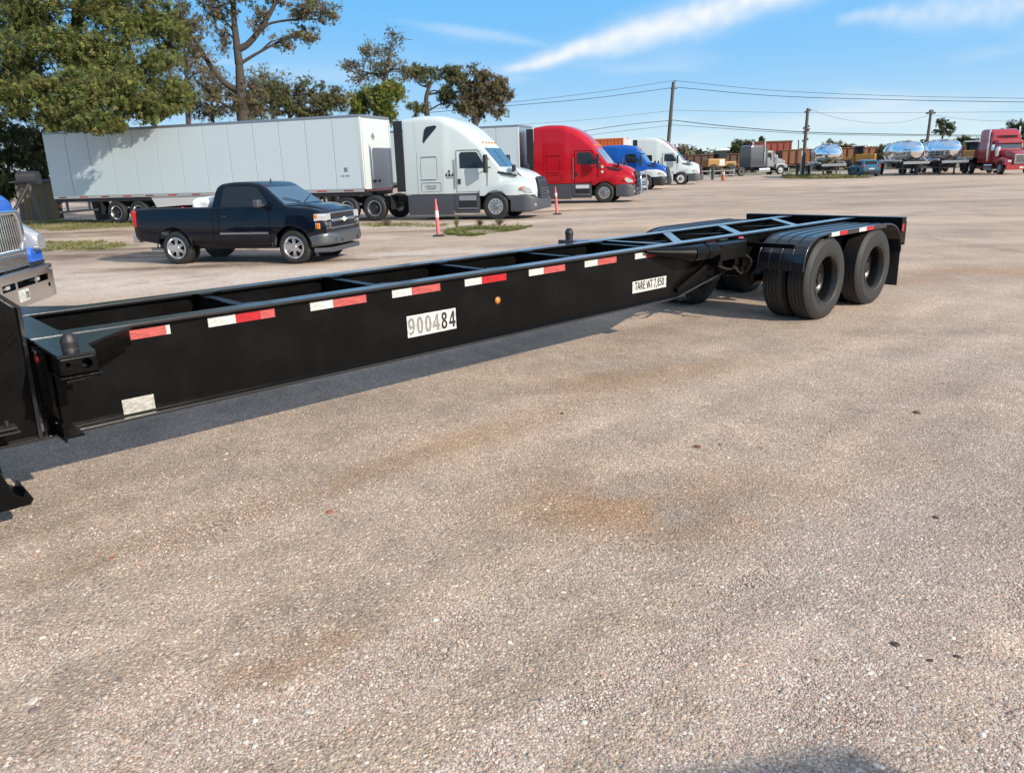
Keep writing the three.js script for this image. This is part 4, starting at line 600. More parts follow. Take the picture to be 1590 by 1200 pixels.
// white tractor and its trailer: solved nose corner of the trailer's near side
{
  const f = fwd(ROW), r = rightOf(ROW), c = V(-5.652, 0, -32.25).addScaledVector(r, -1.295);
  const tr = boxTrailer('box_trailer', 'long white box trailer with faint vertical seams, tree shade on its tail', c.toArray(), TURN(ROW), {});

  obj('fleet_mark', box(-0.86, -0.7, 1.95, 2.12, 1.2952, 1.298), std(lin(0.16, 0.2, 0.17), 0.6), tr); strokes(tr, -1.0, -0.6, 1.8, 0.08, 1.2955, M.inkFaded, 3); obj('diamond_mark', prism([[0, -0.16], [0.18, 0], [0, 0.16], [-0.18, 0]], 0, 0.003).rotateY(Math.PI / 2).translate(-0.004, 3.3, 0.25), M.inkFaded, tr);
  const p = c.clone().addScaledVector(f, 5.5);
  const wt = aeroTractor('sleeper_tractor', 'white sleeper tractor with grey lower skirts and dark roof window', p.toArray(), TURN(ROW), { body: M.white, detail: true, lockers: true, extender: true, bunkWindow: [[-2.86, 2.92], [-2.75, 3.05], [-2.33, 3.45], [-2.3, 3.52], [-2.38, 3.56], [-2.72, 3.52], [-2.82, 3.4], [-2.9, 3.0]], drives: [-5.17, -6.42] });
  for (const [x, w] of [[-2.02, 0.09], [-1.9, 0.1], [-1.75, 0.07]]) obj('logo_mark', prism([[x, 1.66], [x + w, 1.66], [x + w * 0.8, 1.78], [x + w * 0.3, 1.78]], 1.195, 1.2), M.ink, wt); obj('emblem', prism([[-1.9, 1.82], [-1.8, 1.82], [-1.85, 1.92]], 1.19, 1.2), M.ink, wt); strokes(wt, -2.0, -1.7, 1.61, 0.03, 1.199, M.ink, 4);
  strokes(wt, -2.85, -2.4, 1.31, 0.055, 1.224, M.inkFaded, 5); strokes(wt, -2.82, -2.43, 1.22, 0.055, 1.226, M.inkFaded, 6);
}
// red tractor with a white trailer
{
  const f = fwd(ROW), r = rightOf(ROW), p = V(5.05, 0, -41.14).addScaledVector(r, -1.2);
  const rt = aeroTractor('sleeper_tractor', 'red sleeper tractor with chrome bumper guard before the grille', p.toArray(), TURN(ROW), { body: M.red, detail: true, lockers: true, extender: true, drives: [-5.3, -6.6], stepMat: std(lin(0.55, 0.56, 0.57), 0.5) });
  obj('bumper_guard', [pipe([[1.78, 0.35, 0.95], [1.86, 0.5, 1.0], [1.84, 1.2, 0.95], [1.8, 1.5, 0.8]], 0.035, 24), pipe([[1.78, 0.35, -0.95], [1.86, 0.5, -1.0], [1.84, 1.2, -0.95], [1.8, 1.5, -0.8]], 0.035, 24), ...[0.42, 0.66, 0.9, 1.14, 1.4].map(y => bar([1.86, y, -0.95], [1.86, y, 0.95], 0.028)), bar([1.6, 0.5, 0.5], [1.86, 0.5, 0.5], 0.04), bar([1.6, 0.5, -0.5], [1.86, 0.5, -0.5], 0.04)], M.chrome, rt);
  for (const y of [1.55, 1.8]) obj('round_decal', prism(circle(0.07, 20, -0.12, y), 1.075, 1.082), M.tapeWhite, rt);
  const n = p.clone().addScaledVector(f, -4.5);
  boxTrailer('box_trailer', 'white box trailer with bright steel nose coupled behind the red tractor', n.toArray(), TURN(ROW), { frontMat: M.alu, top: 4.02, detail: false, skirt: false });
}
// blue tractor with white wings
{
  const f = fwd(ROW), r = rightOf(ROW), p = V(10.11, 0, -58.32).addScaledVector(r, -1.2);
  aeroTractor('sleeper_tractor', 'blue mid roof tractor with white front wings and white wheels', p.toArray(), TURN(ROW), { body: M.blue, wing: M.white, hood: M.blue, low: M.blackPlastic, detail: false, roof: [[-3.4, 3.1], [-2.6, 3.2], [-1.7, 3.2], [-1.0, 3.12], [-0.7, 2.98], [-0.5, 2.75]], back: -3.4, visor: M.blue, rim: M.whitePlastic, drives: [-4.9, -6.2] });
}
// white tractor with a red sweep over the roof
{
  const f = fwd(ROW), r = rightOf(ROW), p = V(14.85, 0, -68.06).addScaledVector(r, -1.2);
  const t = aeroTractor('sleeper_tractor', 'white sleeper tractor with red sweeping stripe over roof and grille', p.toArray(), TURN(ROW), { body: M.white, low: M.silver, skirt: M.white, grille: M.red, detail: true, extender: true, rim: M.whitePlastic, bunkWindow: rrect(-3.0, -2.45, 2.0, 2.5, 0.06), drives: [-5.0, -6.3], bumper: M.greyPlastic });
  const roof = pchip([[-3.75, 3.84], [-2.9, 3.93], [-2.3, 3.91], [-1.7, 3.74], [-1.15, 3.42], [-0.75, 3.05], [-0.5, 2.72]]);
  obj('stripe', topPatch(-2.6, -0.52, roof, x => 0.9, 0.01, 20, 8, 0.02), M.red, t); obj('stripe', topPatch(-2.3, -0.56, roof, x => 0.35, 0.016, 20, 8, 0.004), M.white, t);
const c = p.clone().addScaledVector(f, -4.75), t2 = thing('container_trailer', 'orange shipping container on a trailer behind the white tractor with a red roof stripe', 'container', c.toArray(), TURN(ROW));
  obj('container_body', box(-12.2, -0.02, 1.3, 3.98, -1.2, 1.2), M.orange, t2);
  for (let k = 0; k < 40; k++) obj('corrugation', box(-12.0 + k * 0.3, -11.85 + k * 0.3, 1.45, 3.86, 1.2, 1.225), M.orange, t2);
  for (const s of [1, -1]) { obj('corner_post', box(-0.16, 0.0, 1.3, 4.0, s * 1.22 - 0.08 * s - 0.08, s * 1.22 - 0.08 * s + 0.08), M.whitePlastic, t2); obj('top_rail', box(-12.2, -0.17, 3.87, 4.0, s * 1.2 - 0.04, s * 1.2 + 0.04), M.orange, t2); }
  for (const z of [-0.9, -0.45, 0, 0.45, 0.9]) obj('front_corrugation', box(-0.018, 0.015, 1.4, 3.9, z - 0.1, z + 0.1), M.whitePlastic, t2);
  obj('chassis', [box(-12.2, 0, 1.05, 1.29, 0.4, 0.55), box(-12.2, 0, 1.05, 1.29, -0.55, -0.4)], M.blackPlastic, t2); for (const x of [-9.2, -10.5]) for (const s of [1, -1]) truckWheel(t2, x, 1.22, s, 'drive');
}

// ---------------------------------------------------------------- black pickup; local x forward, right side = +z
{
  const az = 1.8187, r = rightOf(az), p = V(-6.238, 0, -18.008).addScaledVector(r, -0.95), t = thing('pickup_truck', 'black single cab pickup with silver bumper and alloy wheels', 'pickup', p.toArray(), TURN(az));
  const top = pchip([[-2.56, 1.2], [-2.52, 1.275], [-0.4, 1.285], [0.9, 1.275], [1.3, 1.265], [1.7, 1.245], [2.1, 1.18], [2.24, 1.1], [2.3, 0.95]]), w = pchip([[-2.56, 0.92], [-2.4, 0.962], [1.6, 0.965], [2.1, 0.93], [2.3, 0.84]]);
  let body = loft([...range(-2.56, -2.44, 5), ...range(-2.3, 2.0, 26), ...range(2.05, 2.3, 8)], { yb: line([[-2.56, 0.56], [-1.9, 0.46], [0, 0.40], [1.9, 0.42], [2.3, 0.6]]), yt: top, w, tw: x => w(x) - 0.025, rt: 0.06, rb: 0.05, bulge: 0.038, sideN: 9 }, 6);
  const archT = (x, s) => new THREE.CylinderGeometry(0.455, 0.455, 0.34, 48).rotateX(Math.PI / 2).translate(x, 0.40, s * 0.87);
  const tools = [box(-2.44, -0.5, 0.72, 1.6, -0.82, 0.82)];
  for (const s of [1, -1]) { tools.push(archT(-1.51, s), archT(1.51, s)); const z0 = s > 0 ? 0.972 : -1.2, z1 = s > 0 ? 1.2 : -0.972; tools.push(box(-0.455, -0.443, 0.4, 1.35, z0, z1), box(-0.30, -0.29, 0.5, 1.28, s > 0 ? 0.974 : -1.2, s > 0 ? 1.2 : -0.974), box(0.985, 0.995, 0.5, 1.3, s > 0 ? 0.974 : -1.2, s > 0 ? 1.2 : -0.974), box(-0.29, 0.99, 0.5, 0.51, s > 0 ? 0.98 : -1.2, s > 0 ? 1.2 : -0.98)); }
  body = cut(body, ...tools); obj('body', body, M.navy, t);
  const rt = pchip([[-0.44, 1.3], [-0.40, 1.55], [-0.34, 1.72], [-0.22, 1.785], [0.15, 1.815], [0.5, 1.80], [0.72, 1.755], [0.82, 1.70]]), scr = line([[0.82, 1.70], [1.38, 1.275]]), ct = x => x < 0.82 ? rt(x) : scr(x), cb = 1.22, cw = 0.955, ctw = x => mix(cw, 0.735, (ct(x) - cb) / (1.815 - cb));
  let cab = loft([...range(-0.44, -0.2, 10), ...range(-0.12, 0.8, 14), ...range(0.83, 1.4, 14)], { yb: cb, yt: ct, w: cw, tw: ctw, rt: pchip([[-0.44, 0.03], [-0.2, 0.1], [0.8, 0.1], [1.4, 0.03]]), rb: 0.01 }, 6); obj('roof', cab, M.navy, t);
  const zs = (x, y) => mix(cw, 0.735, (y - cb) / (1.815 - cb)) + 0.002, dens = pts => { const q = []; pts.forEach((a, i) => { const n = pts[(i + 1) % pts.length], k = Math.max(1, Math.round(Math.hypot(n[0] - a[0], n[1] - a[1]) / 0.15)); for (let j = 0; j < k; j++) q.push([mix(a[0], n[0], j / k), mix(a[1], n[1], j / k)]); }); return q; };
  const two = (nm, g, m) => { obj(nm, g, m, t); obj(nm, flipZ(g), m, t); };
  two('side_window', skin(dens([[-0.2, 1.295], [0.86, 1.295], [0.98, 1.32], [0.68, 1.66], [0.56, 1.71], [-0.1, 1.72], [-0.17, 1.68], [-0.22, 1.4]]), zs, 0.008), M.glass); two('window_seal', skin(dens([[-0.24, 1.272], [1.0, 1.272], [1.0, 1.288], [-0.24, 1.288]]), zs, 0.012), M.blackPlastic);
  obj('windshield', topPatch(0.85, 1.345, scr, x => ctw(x) - 0.07, 0.006), M.windscreen, t);
  two('wiper', beam([1.33, 1.335, 0.1], [1.2, 1.45, 0.62], 0.015, 0.015), M.blackPlastic);
  obj('rear_window', box(-0.452, -0.43, 1.36, 1.66, -0.6, 0.6, 0.01), M.glass, t);
  two('mirror', join([box(0.76, 0.92, 1.26, 1.43, 1.04, 1.24, 0.045), bar([0.88, 1.3, 0.95], [0.86, 1.32, 1.1], 0.025)]), M.greyPlastic);
  two('door_handle', box(-0.22, -0.06, 1.045, 1.09, 0.975, 1.005, 0.012), M.blackPlastic); two('side_molding', box(-0.28, 0.94, 0.665, 0.725, 0.985, 1.012, 0.008), M.greyPlastic); two('chrome_strip', box(-0.27, 0.93, 0.684, 0.708, 1.011, 1.016), M.dullChrome);
  
  obj('bonnet', loft(range(1.42, 2.2, 10), { yb: x => top(x) - 0.02, yt: x => top(x) + 0.035 * Math.sin(Math.PI * smooth(1.3, 2.3, x)) + 0.008, w: 0.72, tw: 0.6, rt: 0.02, rb: 0.005 }), M.navy, t);
  // front
  const gr = sub('grille', t); obj('backing', box(2.2, 2.29, 0.76, 1.09, -0.56, 0.56, 0.02), M.blackPlastic, gr); obj('chrome_bar', box(2.27, 2.325, 0.895, 0.955, -0.58, 0.58, 0.015), M.dullChrome, gr); obj('chrome_frame', [box(2.24, 2.31, 1.075, 1.1, -0.58, 0.58, 0.01), box(2.24, 2.31, 0.745, 0.77, -0.58, 0.58, 0.01)], M.dullChrome, gr);
  obj('badge', prism([[-0.12, 0.02], [-0.12, -0.02], [-0.05, -0.02], [-0.04, -0.05], [0.04, -0.05], [0.05, -0.02], [0.12, -0.02], [0.12, 0.02], [0.05, 0.02], [0.04, 0.05], [-0.04, 0.05], [-0.05, 0.02]], 0, 0.02).rotateY(Math.PI / 2).translate(2.325, 0.925, 0), M.plate, gr);
  for (const s of [1, -1]) { const hl = sub('headlight', t), f = g => s > 0 ? g : flipZ(g); obj('lens', f(loft(range(2.08, 2.3, 5), { yb: 0.93, yt: 1.09, w: pchip([[2.08, 0.15], [2.3, 0.12]]), zc: pchip([[2.08, 0.825], [2.3, 0.73]]), rt: 0.03, rb: 0.03 })), M.lens, hl); obj('lower_lens', f(loft(range(2.1, 2.3, 5), { yb: 0.76, yt: 0.9, w: pchip([[2.1, 0.13], [2.3, 0.115]]), zc: pchip([[2.1, 0.83], [2.3, 0.73]]), rt: 0.02, rb: 0.02 })), M.lens, hl); obj('turn_signal', f(box(2.12, 2.2, 0.765, 0.895, 0.925, 0.972, 0.02)), M.amber, hl); obj('corner_reflector', f(box(2.08, 2.16, 1.0, 1.08, 0.95, 0.978, 0.02)), M.amber, hl);
    obj('tail_light', f(box(-2.575, -2.47, 0.86, 1.24, 0.8, 0.985, 0.03)), M.redLens, t);
    obj('wheel_liner', new THREE.CylinderGeometry(0.45, 0.45, 0.02, 40).rotateX(Math.PI / 2).translate(1.51, 0.4, s * 0.69), M.blackPlastic, t); obj('wheel_liner', new THREE.CylinderGeometry(0.45, 0.45, 0.02, 40).rotateX(Math.PI / 2).translate(-1.51, 0.4, s * 0.69), M.blackPlastic, t);
    for (const ax of [-1.51, 1.51]) obj('wheel_arch_lip', new THREE.TorusGeometry(0.462, 0.014, 8, 40, Math.PI * 1.02).translate(ax, 0.40, s * 0.985), M.navy, t);
    obj('mud_guard', box(0.99, 1.04, 0.38, 0.75, s * 0.9 - 0.07, s * 0.9 + 0.07), M.greyPlastic, t); }
  const bp = obj('front_bumper', loft([...range(1.95, 2.2, 6), ...range(2.24, 2.44, 8)], { yb: pchip([[1.95, 0.36], [2.44, 0.42]]), yt: pchip([[1.95, 0.63], [2.3, 0.68], [2.42, 0.64]]), w: pchip([[1.95, 0.985], [2.15, 0.97], [2.3, 0.88], [2.44, 0.6]]), rt: 0.07, rb: 0.09 }, 6), std(lin(0.15, 0.16, 0.17), 0.36, 0.75), t);
  for (const s of [1, -1]) { obj('fog_opening', box(2.36, 2.42, 0.47, 0.56, s * 0.62 - 0.06, s * 0.62 + 0.06, 0.02), M.blackPlastic, bp); obj('tow_opening', box(2.38, 2.445, 0.44, 0.53, s * 0.4 - 0.05, s * 0.4 + 0.05, 0.015), M.blackPlastic, bp); }
  obj('air_dam', loft(range(2.0, 2.32, 6), { yb: 0.24, yt: 0.345, w: pchip([[2.0, 0.93], [2.32, 0.75]]), rt: 0.02, rb: 0.03 }), M.greyPlastic, t);
  obj('rear_bumper', box(-2.68, -2.5, 0.5, 0.68, -0.93, 0.93, 0.05), M.dullChrome, t); obj('exhaust_pipe', bar([-2.35, 0.33, 0.72], [-1.5, 0.34, 0.6], 0.035), M.steel, t); obj('tailgate_handle', box(-2.57, -2.555, 1.0, 1.08, -0.12, 0.12), M.blackPlastic, t);
  obj('underbody', [box(-2.3, 2.1, 0.32, 0.55, 0.35, 0.48), box(-2.3, 2.1, 0.32, 0.55, -0.48, -0.35), box(-1.0, 1.0, 0.34, 0.5, -0.8, 0.8)], M.blackPlastic, t); for (const x of [-1.51, 1.51]) obj('axle', bar([x, 0.37, -0.8], [x, 0.37, 0.8], 0.05), M.blackPlastic, t);
  obj('antenna', new THREE.ConeGeometry(0.03, 0.09, 12).translate(0.62, 1.84, 0.1), M.blackPlastic, t);
  // alloy wheels with six split spokes
  const R = 0.378, rim = 0.24, tg = tyreGeo(R, 0.25, rim, 3, 56), holes = ringOf(6, (c, s, a) => { const q = []; for (const [rr, da] of [[0.1, -0.2], [0.205, -0.33], [0.212, 0.0], [0.205, 0.33], [0.1, 0.2]]) q.push([rr * Math.cos(a + da), rr * Math.sin(a + da)]); return q.reverse(); }), slits = ringOf(6, (c, s, a) => [[0.13, -0.03], [0.205, -0.055], [0.205, 0.055], [0.13, 0.03]].map(([rr, da]) => [rr * Math.cos(a + da), rr * Math.sin(a + da)]).reverse(), Math.PI / 6);
  const face = join([prism(circle(0.222, 60), -0.055, -0.02, 0.006, [...holes, ...slits]), latheZ([[0.24, -0.1], [0.248, -0.004], [0.235, -0.002], [0.222, -0.02], [0.215, -0.1]], 56), latheZ([[0.06, -0.02], [0.055, -0.008], [0, -0.006]], 30), ...ringOf(6, (c, s) => new THREE.CylinderGeometry(0.01, 0.01, 0.02, 6).rotateX(Math.PI / 2).translate(c * 0.078, s * 0.078, -0.018))]), disc = prism(circle(0.22, 40), -0.13, -0.115);
  for (const x of [-1.51, 1.51]) for (const s of [1, -1]) { const q = sub('wheel', t, [x, R - 0.008, s * 0.955]); if (s < 0) q.rotation.y = Math.PI; obj('tyre', tg, M.tyre, q); obj('rim', face, M.alu, q); obj('brake_disc', disc, M.blackPlastic, q); }
  // white bundle lying in the bed behind the cab
  const sg = new THREE.SphereGeometry(1, 40, 28), sp = sg.attributes.position; for (let i = 0; i < sp.count; i++) { const v = V(sp.getX(i), sp.getY(i), sp.getZ(i)), n = 0.86 + 0.3 * fbm(v.x * 2 + 4, v.y * 2 + v.z * 2.3, 3, 701), pw = q => Math.sign(q) * Math.pow(Math.abs(q), 0.6); sp.setXYZ(i, pw(v.x) * 0.34 * n, pw(v.y) * 0.22 * n, pw(v.z) * 0.6 * n); } sg.computeVertexNormals();
  const bag = obj('bundle', sg, M.whitePlastic); bag.position.copy(p).add(fwd(az).multiplyScalar(-0.84)).add(r.clone().multiplyScalar(0.15)); bag.position.y = 1.28; bag.rotation.y = TURN(az); tag(bag, 'white wrapped bundle lying in the black pickup bed', 'bundle');
  const bl = obj('bed_liner_box', box(-0.5, 0.35, 0.73, 1.06, -0.7, 0.7, 0.02), M.blackPlastic); bl.position.copy(p).add(fwd(az).multiplyScalar(-0.95)); bl.rotation.y = TURN(az); tag(bl, 'low black box under the white bundle in the pickup bed', 'box');
}

// ---------------------------------------------------------------- blue truck at the left, front corner in view
{
  const az = 81 * Math.PI / 180, f = fwd(az), l = rightOf(az).multiplyScalar(-1), c = V(-6.889, 0, -11.813).addScaledVector(l, -1.2).addScaledVector(f, -1.22);
  // local: front axle at x = 0, bumper face at x = 1.35; its left side (-z) is the far side
  const t = thing('blue_tractor', 'bright blue tractor with chrome grille surround and grey steel bumper', 'truck', c.toArray(), TURN(az)), B = M.brightBlue;
  const both = (nm, g, m, p = t) => { obj(nm, g, m, p); obj(nm, flipZ(g), m, p); };
  let bmp = loft([...range(0.9, 1.1, 4), ...range(1.14, 1.36, 10)], { yb: pchip([[0.9, 0.42], [1.36, 0.35]]), yt: pchip([[0.9, 0.78], [1.36, 0.80]]), w: pchip([[0.9, 1.21], [1.12, 1.2], [1.24, 1.13], [1.32, 1.02], [1.36, 0.9]]), rt: 0.012, rb: 0.012 }, 4);
  bmp = cut(bmp, box(1.2, 1.5, 0.6, 0.69, -0.72, -0.34), box(1.2, 1.5, 0.6, 0.69, 0.34, 0.72), box(1.2, 1.5, 0.6, 0.69, -0.28, 0.28), box(1.2, 1.5, 0.5, 0.555, -0.76, -0.68), box(1.2, 1.5, 0.5, 0.555, 0.68, 0.76));
  const bp = obj('bumper', bmp, M.dullChrome, t); obj('opening_backing', box(1.0, 1.19, 0.45, 0.74, -0.9, 0.9), M.blackPlastic, bp); both('fog_lamp', box(1.2, 1.33, 0.61, 0.67, 0.42, 0.52, 0.015), M.lens, bp);
  for (const [y, z] of [[0.74, 0.88], [0.47, 0.92]]) both('bolt', new THREE.SphereGeometry(0.014, 10, 8).translate(1.355, y, z), M.chrome, bp);
  const pl = obj('license_plate', box(1.362, 1.368, 0.42, 0.575, 0.0, 0.3), M.plate, t, 'white licence plate with dark figures'); obj('figures', letters('78', 0.085, 0.003, fontBold, 0.75).rotateY(Math.PI / 2).translate(1.3685, 0.49, 0.07), M.ink, pl);
  const ht = pchip([[-0.3, 2.0], [0.4, 1.96], [0.8, 1.9], [1.06, 1.8], [1.2, 1.66]]);
  obj('bonnet', loft([...range(-0.3, 0.8, 10), ...range(0.85, 1.13, 7)], { yb: 0.85, yt: ht, w: pchip([[-0.3, 1.0], [0.6, 0.84], [1.2, 0.66]]), tw: pchip([[-0.3, 0.95], [0.6, 0.72], [1.2, 0.54]]), rt: 0.16 }, 6), B, t);
  const gr = sub('grille', t), gout = [[-0.56, 1.0], [0.56, 1.0], [0.62, 1.1], [0.59, 1.48], [0.5, 1.6], [-0.5, 1.6], [-0.59, 1.48], [-0.62, 1.1]], gin = gout.map(([a, b]) => [a * 0.74, 1.34 + (b - 1.34) * 0.78]), turnG = g => g.rotateY(Math.PI / 2);
  obj('surround', turnG(prism(gout.map(([a, b]) => [a * 0.93, b]), 1.12, 1.23, 0.02, [gin.slice().reverse()])), M.alu, gr); obj('backing', turnG(prism(gin, 1.13, 1.14)), M.blackPlastic, gr);
  for (let k = 0; k < 13; k++) { const z = -0.43 + k * 0.0717; obj('bar', bar([1.185, 1.08, z * 1.0], [1.17, 1.54, z * 0.92], 0.014, 0.014, 8), M.dullChrome, gr); }
  obj('valance', box(1.0, 1.2, 0.82, 0.995, -0.62, 0.62, 0.02), M.dullChrome, t);
  const arch = x => Math.abs(x) < 0.62 ? 0.5 + Math.sqrt(0.62 * 0.62 - x * x) : 0.86;
  for (const s of [1, -1]) {
    const wg = sub('front_wing', t), g = z => s > 0 ? z : flipZ(z);
    obj('wing_panel', loft([...range(-0.66, 0.62, 24), ...range(0.68, 1.22, 10)], { yb: x => Math.max(0.86, arch(x)), yt: pchip([[-0.66, 1.15], [-0.2, 1.35], [0.3, 1.45], [0.8, 1.42], [1.05, 1.28], [1.22, 1.02]]), w: pchip([[-0.66, 0.22], [0.5, 0.27], [1.22, 0.2]]), zc: pchip([[-0.66, s * 0.98], [0.5, s * 0.9], [1.22, s * 0.83]].map(q => q)), rt: 0.18, rb: 0.01 }, 6), B, wg);
    obj('headlight', g(loft(range(1.0, 1.32, 6), { yb: 1.03, yt: pchip([[1.0, 1.42], [1.32, 1.24]]), w: pchip([[1.0, 0.2], [1.32, 0.13]]), zc: pchip([[1.0, 0.92], [1.32, 0.82]]), rt: 0.1, rb: 0.05 })), M.lens, wg); obj('splash_apron', g(box(0.85, 1.2, 0.8, 0.86, 0.6, 1.12, 0.01)), M.blackPlastic, wg);
    obj('hood_mirror', g(join([bar([1.1, 1.56, 0.66], [1.26, 1.97, 0.98], 0.024), loft(range(1.12, 1.36, 6), { yb: 1.93, yt: 2.11, w: pchip([[1.12, 0.16], [1.36, 0.1]]), zc: 1.04, rt: 0.07, rb: 0.05 })])), M.blackPlastic, t);
    truckWheel(t, 0, 1.2, s, 'steer', M.alu); for (const x of [-4.6, -5.9]) truckWheel(t, x, 1.22, s, 'drive', M.alu); obj('frame_rail', box(-6.5, 0.9, 0.66, 0.93, s * 0.43 - 0.04, s * 0.43 + 0.04), M.blackPlastic, t); obj('fuel_tank', new THREE.CylinderGeometry(0.32, 0.32, 1.3, 28).rotateZ(Math.PI / 2).translate(-2.4, 0.66, s * 0.85), M.alu, t);
  }
  const roof = line([[-3.2, 3.0], [-1.0, 3.02], [-0.72, 2.85], [-0.15, 1.98]]); obj('cab', loft([...range(-3.2, -1.0, 6), ...range(-0.95, -0.15, 14)], { yb: 0.95, yt: roof, w: pchip([[-3.2, 1.15], [-1, 1.12], [-0.15, 1.02]]), tw: pchip([[-3.2, 1.08], [-1, 1.02], [-0.15, 0.95]]), rt: 0.16, rb: 0.03 }, 6), B, t);
  obj('windshield', topPatch(-0.68, -0.2, line([[-0.72, 2.85], [-0.15, 1.98]]), 0.86, 0.008), M.windscreen, t); both('side_window', box(-1.7, -0.8, 1.95, 2.6, 1.1, 1.118, 0.01), M.glass);
}

// ---------------------------------------------------------------- pink delineator posts
{
  const mk = (label, u, v, white) => {
    const q = onGround(u, v), t = thing('delineator_post', label, 'traffic post', [q.x, 0, q.z], 0, 'pink delineator posts');
    obj('base', new THREE.LatheGeometry([[0, 0.06], [0.1, 0.06], [0.16, 0.045], [0.2, 0.01], [0.2, 0]].map(a => new THREE.Vector2(...a)), 8), M.rubber, t);
    const H = 1.1, pr = [[0.06, 0.055], [0.058, 0.1], [0.052, 0.55], [0.045, 0.86], [0.026, 0.95], [0.022, H], [0.0, H + 0.005]];
    obj('post', toCreasedNormals(new THREE.LatheGeometry(pr.map(a => new THREE.Vector2(...a)), 20), 0.6), M.pink, t); if (white) obj('reflective_band', new THREE.CylinderGeometry(0.0525, 0.057, 0.2, 20, 1, true).translate(0, 0.66, 0), M.pinkWhite, t); else obj('reflective_band', new THREE.CylinderGeometry(0.0505, 0.0535, 0.12, 20, 1, true).translate(0, 0.8, 0), M.pinkWhite, t);
    t.rotation.z = white ? 0.03 : 0.05; return t;
  };
  mk('faded pink delineator post with torn pale wrap beside the green grass patch', 681, 367, true); mk('slim pink delineator post standing before the red tractor skirt', 865, 333, false);
}

// ---------------------------------------------------------------- across the yard: conventional tractors, tank trailers, hatchback, wagons, poles
function conventional(name, label, pos, turn, o) {
  const t = thing(name, label, 'truck', pos, turn), both = (nm, g, m, p = t) => { obj(nm, g, m, p); obj(nm, flipZ(g), m, p); }, cb = o.cab;
  const hr = o.high ? 3.75 : 3.45;
  obj('sleeper', loft([...range(-3.9, -2.1, 8), ...range(-2.05, -1.55, 6)], { yb: 0.95, yt: pchip([[-3.9, hr - 0.08], [-3.7, hr], [-2.4, hr], [-1.9, hr - 0.2], [-1.55, hr - 0.6]]), w: 1.16, tw: 1.1, rt: 0.14, rb: 0.03 }, 5), o.sleeper || cb, t);
  const scr = line([[-0.85, 2.78], [-0.52, 2.02]]), ct = x => x < -0.85 ? 2.8 : scr(x);
  obj('cab', loft([...range(-2.0, -0.86, 5), ...range(-0.84, -0.5, 6)], { yb: 0.95, yt: ct, w: 1.05, tw: 0.98, rt: 0.1, rb: 0.03 }, 5), cb, t);
  obj('windshield', topPatch(-0.83, -0.55, scr, 0.86, 0.008), M.windscreen, t); both('side_window', box(-1.75, -0.98, 2.0, 2.55, 1.005, 1.03, 0.01), M.glass); obj('sun_visor', loft(range(-0.9, -0.6, 4), { yb: x => 2.62 - (x + 0.9) * 0.3, yt: x => 2.74 - (x + 0.9) * 0.35, w: 1.0, rt: 0.02, rb: 0.02 }), o.visor || M.chrome, t);
  if (o.high) { obj('roof_fairing_window', loft(range(-1.72, -1.55, 3), { yb: hr - 0.78, yt: hr - 0.55, w: 0.85, rt: 0.05, rb: 0.05 }), M.glass, t); }
  obj('bonnet', loft(range(-0.52, 1.3, 10), { yb: 0.8, yt: pchip([[-0.52, 2.03], [0.4, 1.92], [1.15, 1.72], [1.3, 1.6]]), w: pchip([[-0.52, 0.9], [1.3, 0.62]]), tw: pchip([[-0.52, 0.8], [1.3, 0.5]]), rt: 0.14 }, 5), o.hood || cb, t);
  const g = sub('grille', t); obj('surround', box(1.28, 1.4, 0.85, 1.62, -0.52, 0.52, 0.04), M.chrome, g); obj('backing', box(1.36, 1.41, 0.92, 1.55, -0.45, 0.45), M.blackPlastic, g); for (let k = 0; k < 9; k++) obj('bar', box(1.4, 1.43, 0.93, 1.54, -0.42 + k * 0.105 - 0.012, -0.42 + k * 0.105 + 0.012), M.chrome, g);
  const arch = x => Math.abs(x - 0.35) < 0.62 ? 0.5 + Math.sqrt(0.62 ** 2 - (x - 0.35) ** 2) : 0.8;
  for (const s of [1, -1]) { const w = sub('front_wing', t); obj('wing_panel', loft(range(-0.32, 1.25, 24), { yb: arch, yt: x => Math.max(arch(x) + 0.05, 1.35 - 0.35 * smooth(0.5, 1.3, Math.abs(x - 0.35) + 0.15)), w: 0.27, zc: s * 0.92, rt: 0.12, rb: 0.01 }, 5), o.hood || cb, w); obj('headlight', box(1.12, 1.32, 0.98, 1.18, s * 0.86 - 0.16, s * 0.86 + 0.16, 0.04), M.lens, w);
    obj('air_cleaner', new THREE.CapsuleGeometry(0.17, 0.55, 6, 20).translate(-0.35, 1.85, s * 1.15), M.chrome, t); obj('exhaust_stack', [bar([-2.03, 1.1, s * 1.18], [-2.03, 3.9, s * 1.18], 0.065, 0.065, 14), bar([-2.03, 1.5, s * 1.18], [-2.03, 2.6, s * 1.18], 0.11, 0.11, 16)], M.chrome, t);
    obj('fuel_tank', new THREE.CylinderGeometry(0.31, 0.31, 1.5, 24).rotateZ(Math.PI / 2).translate(-1.9, 0.62, s * 0.86), M.chrome, t); obj('step', box(-1.2, -0.5, 0.4, 0.46, s * 1.08 - 0.1, s * 1.08 + 0.1), M.chrome, t); obj('mirror', [box(-0.85, -0.72, 1.95, 2.45, s * 1.36 - 0.1, s * 1.36 + 0.1, 0.03), bar([-0.8, 2.4, s * 1.3], [-0.85, 2.4, s * 1.02], 0.02)], M.chrome, t);
    truckWheel(t, 0.35, 1.18, s, 'steer', M.alu); for (const x of [-5.1, -6.4]) truckWheel(t, x, 1.22, s, 'drive', M.alu); obj('frame_rail', box(-7.2, 1.0, 0.68, 0.93, s * 0.42 - 0.04, s * 0.42 + 0.04), M.blackPlastic, t); obj('mud_flap', box(-7.15, -7.1, 0.2, 0.85, s * 0.92 - 0.28, s * 0.92 + 0.28), M.rubber, t); }
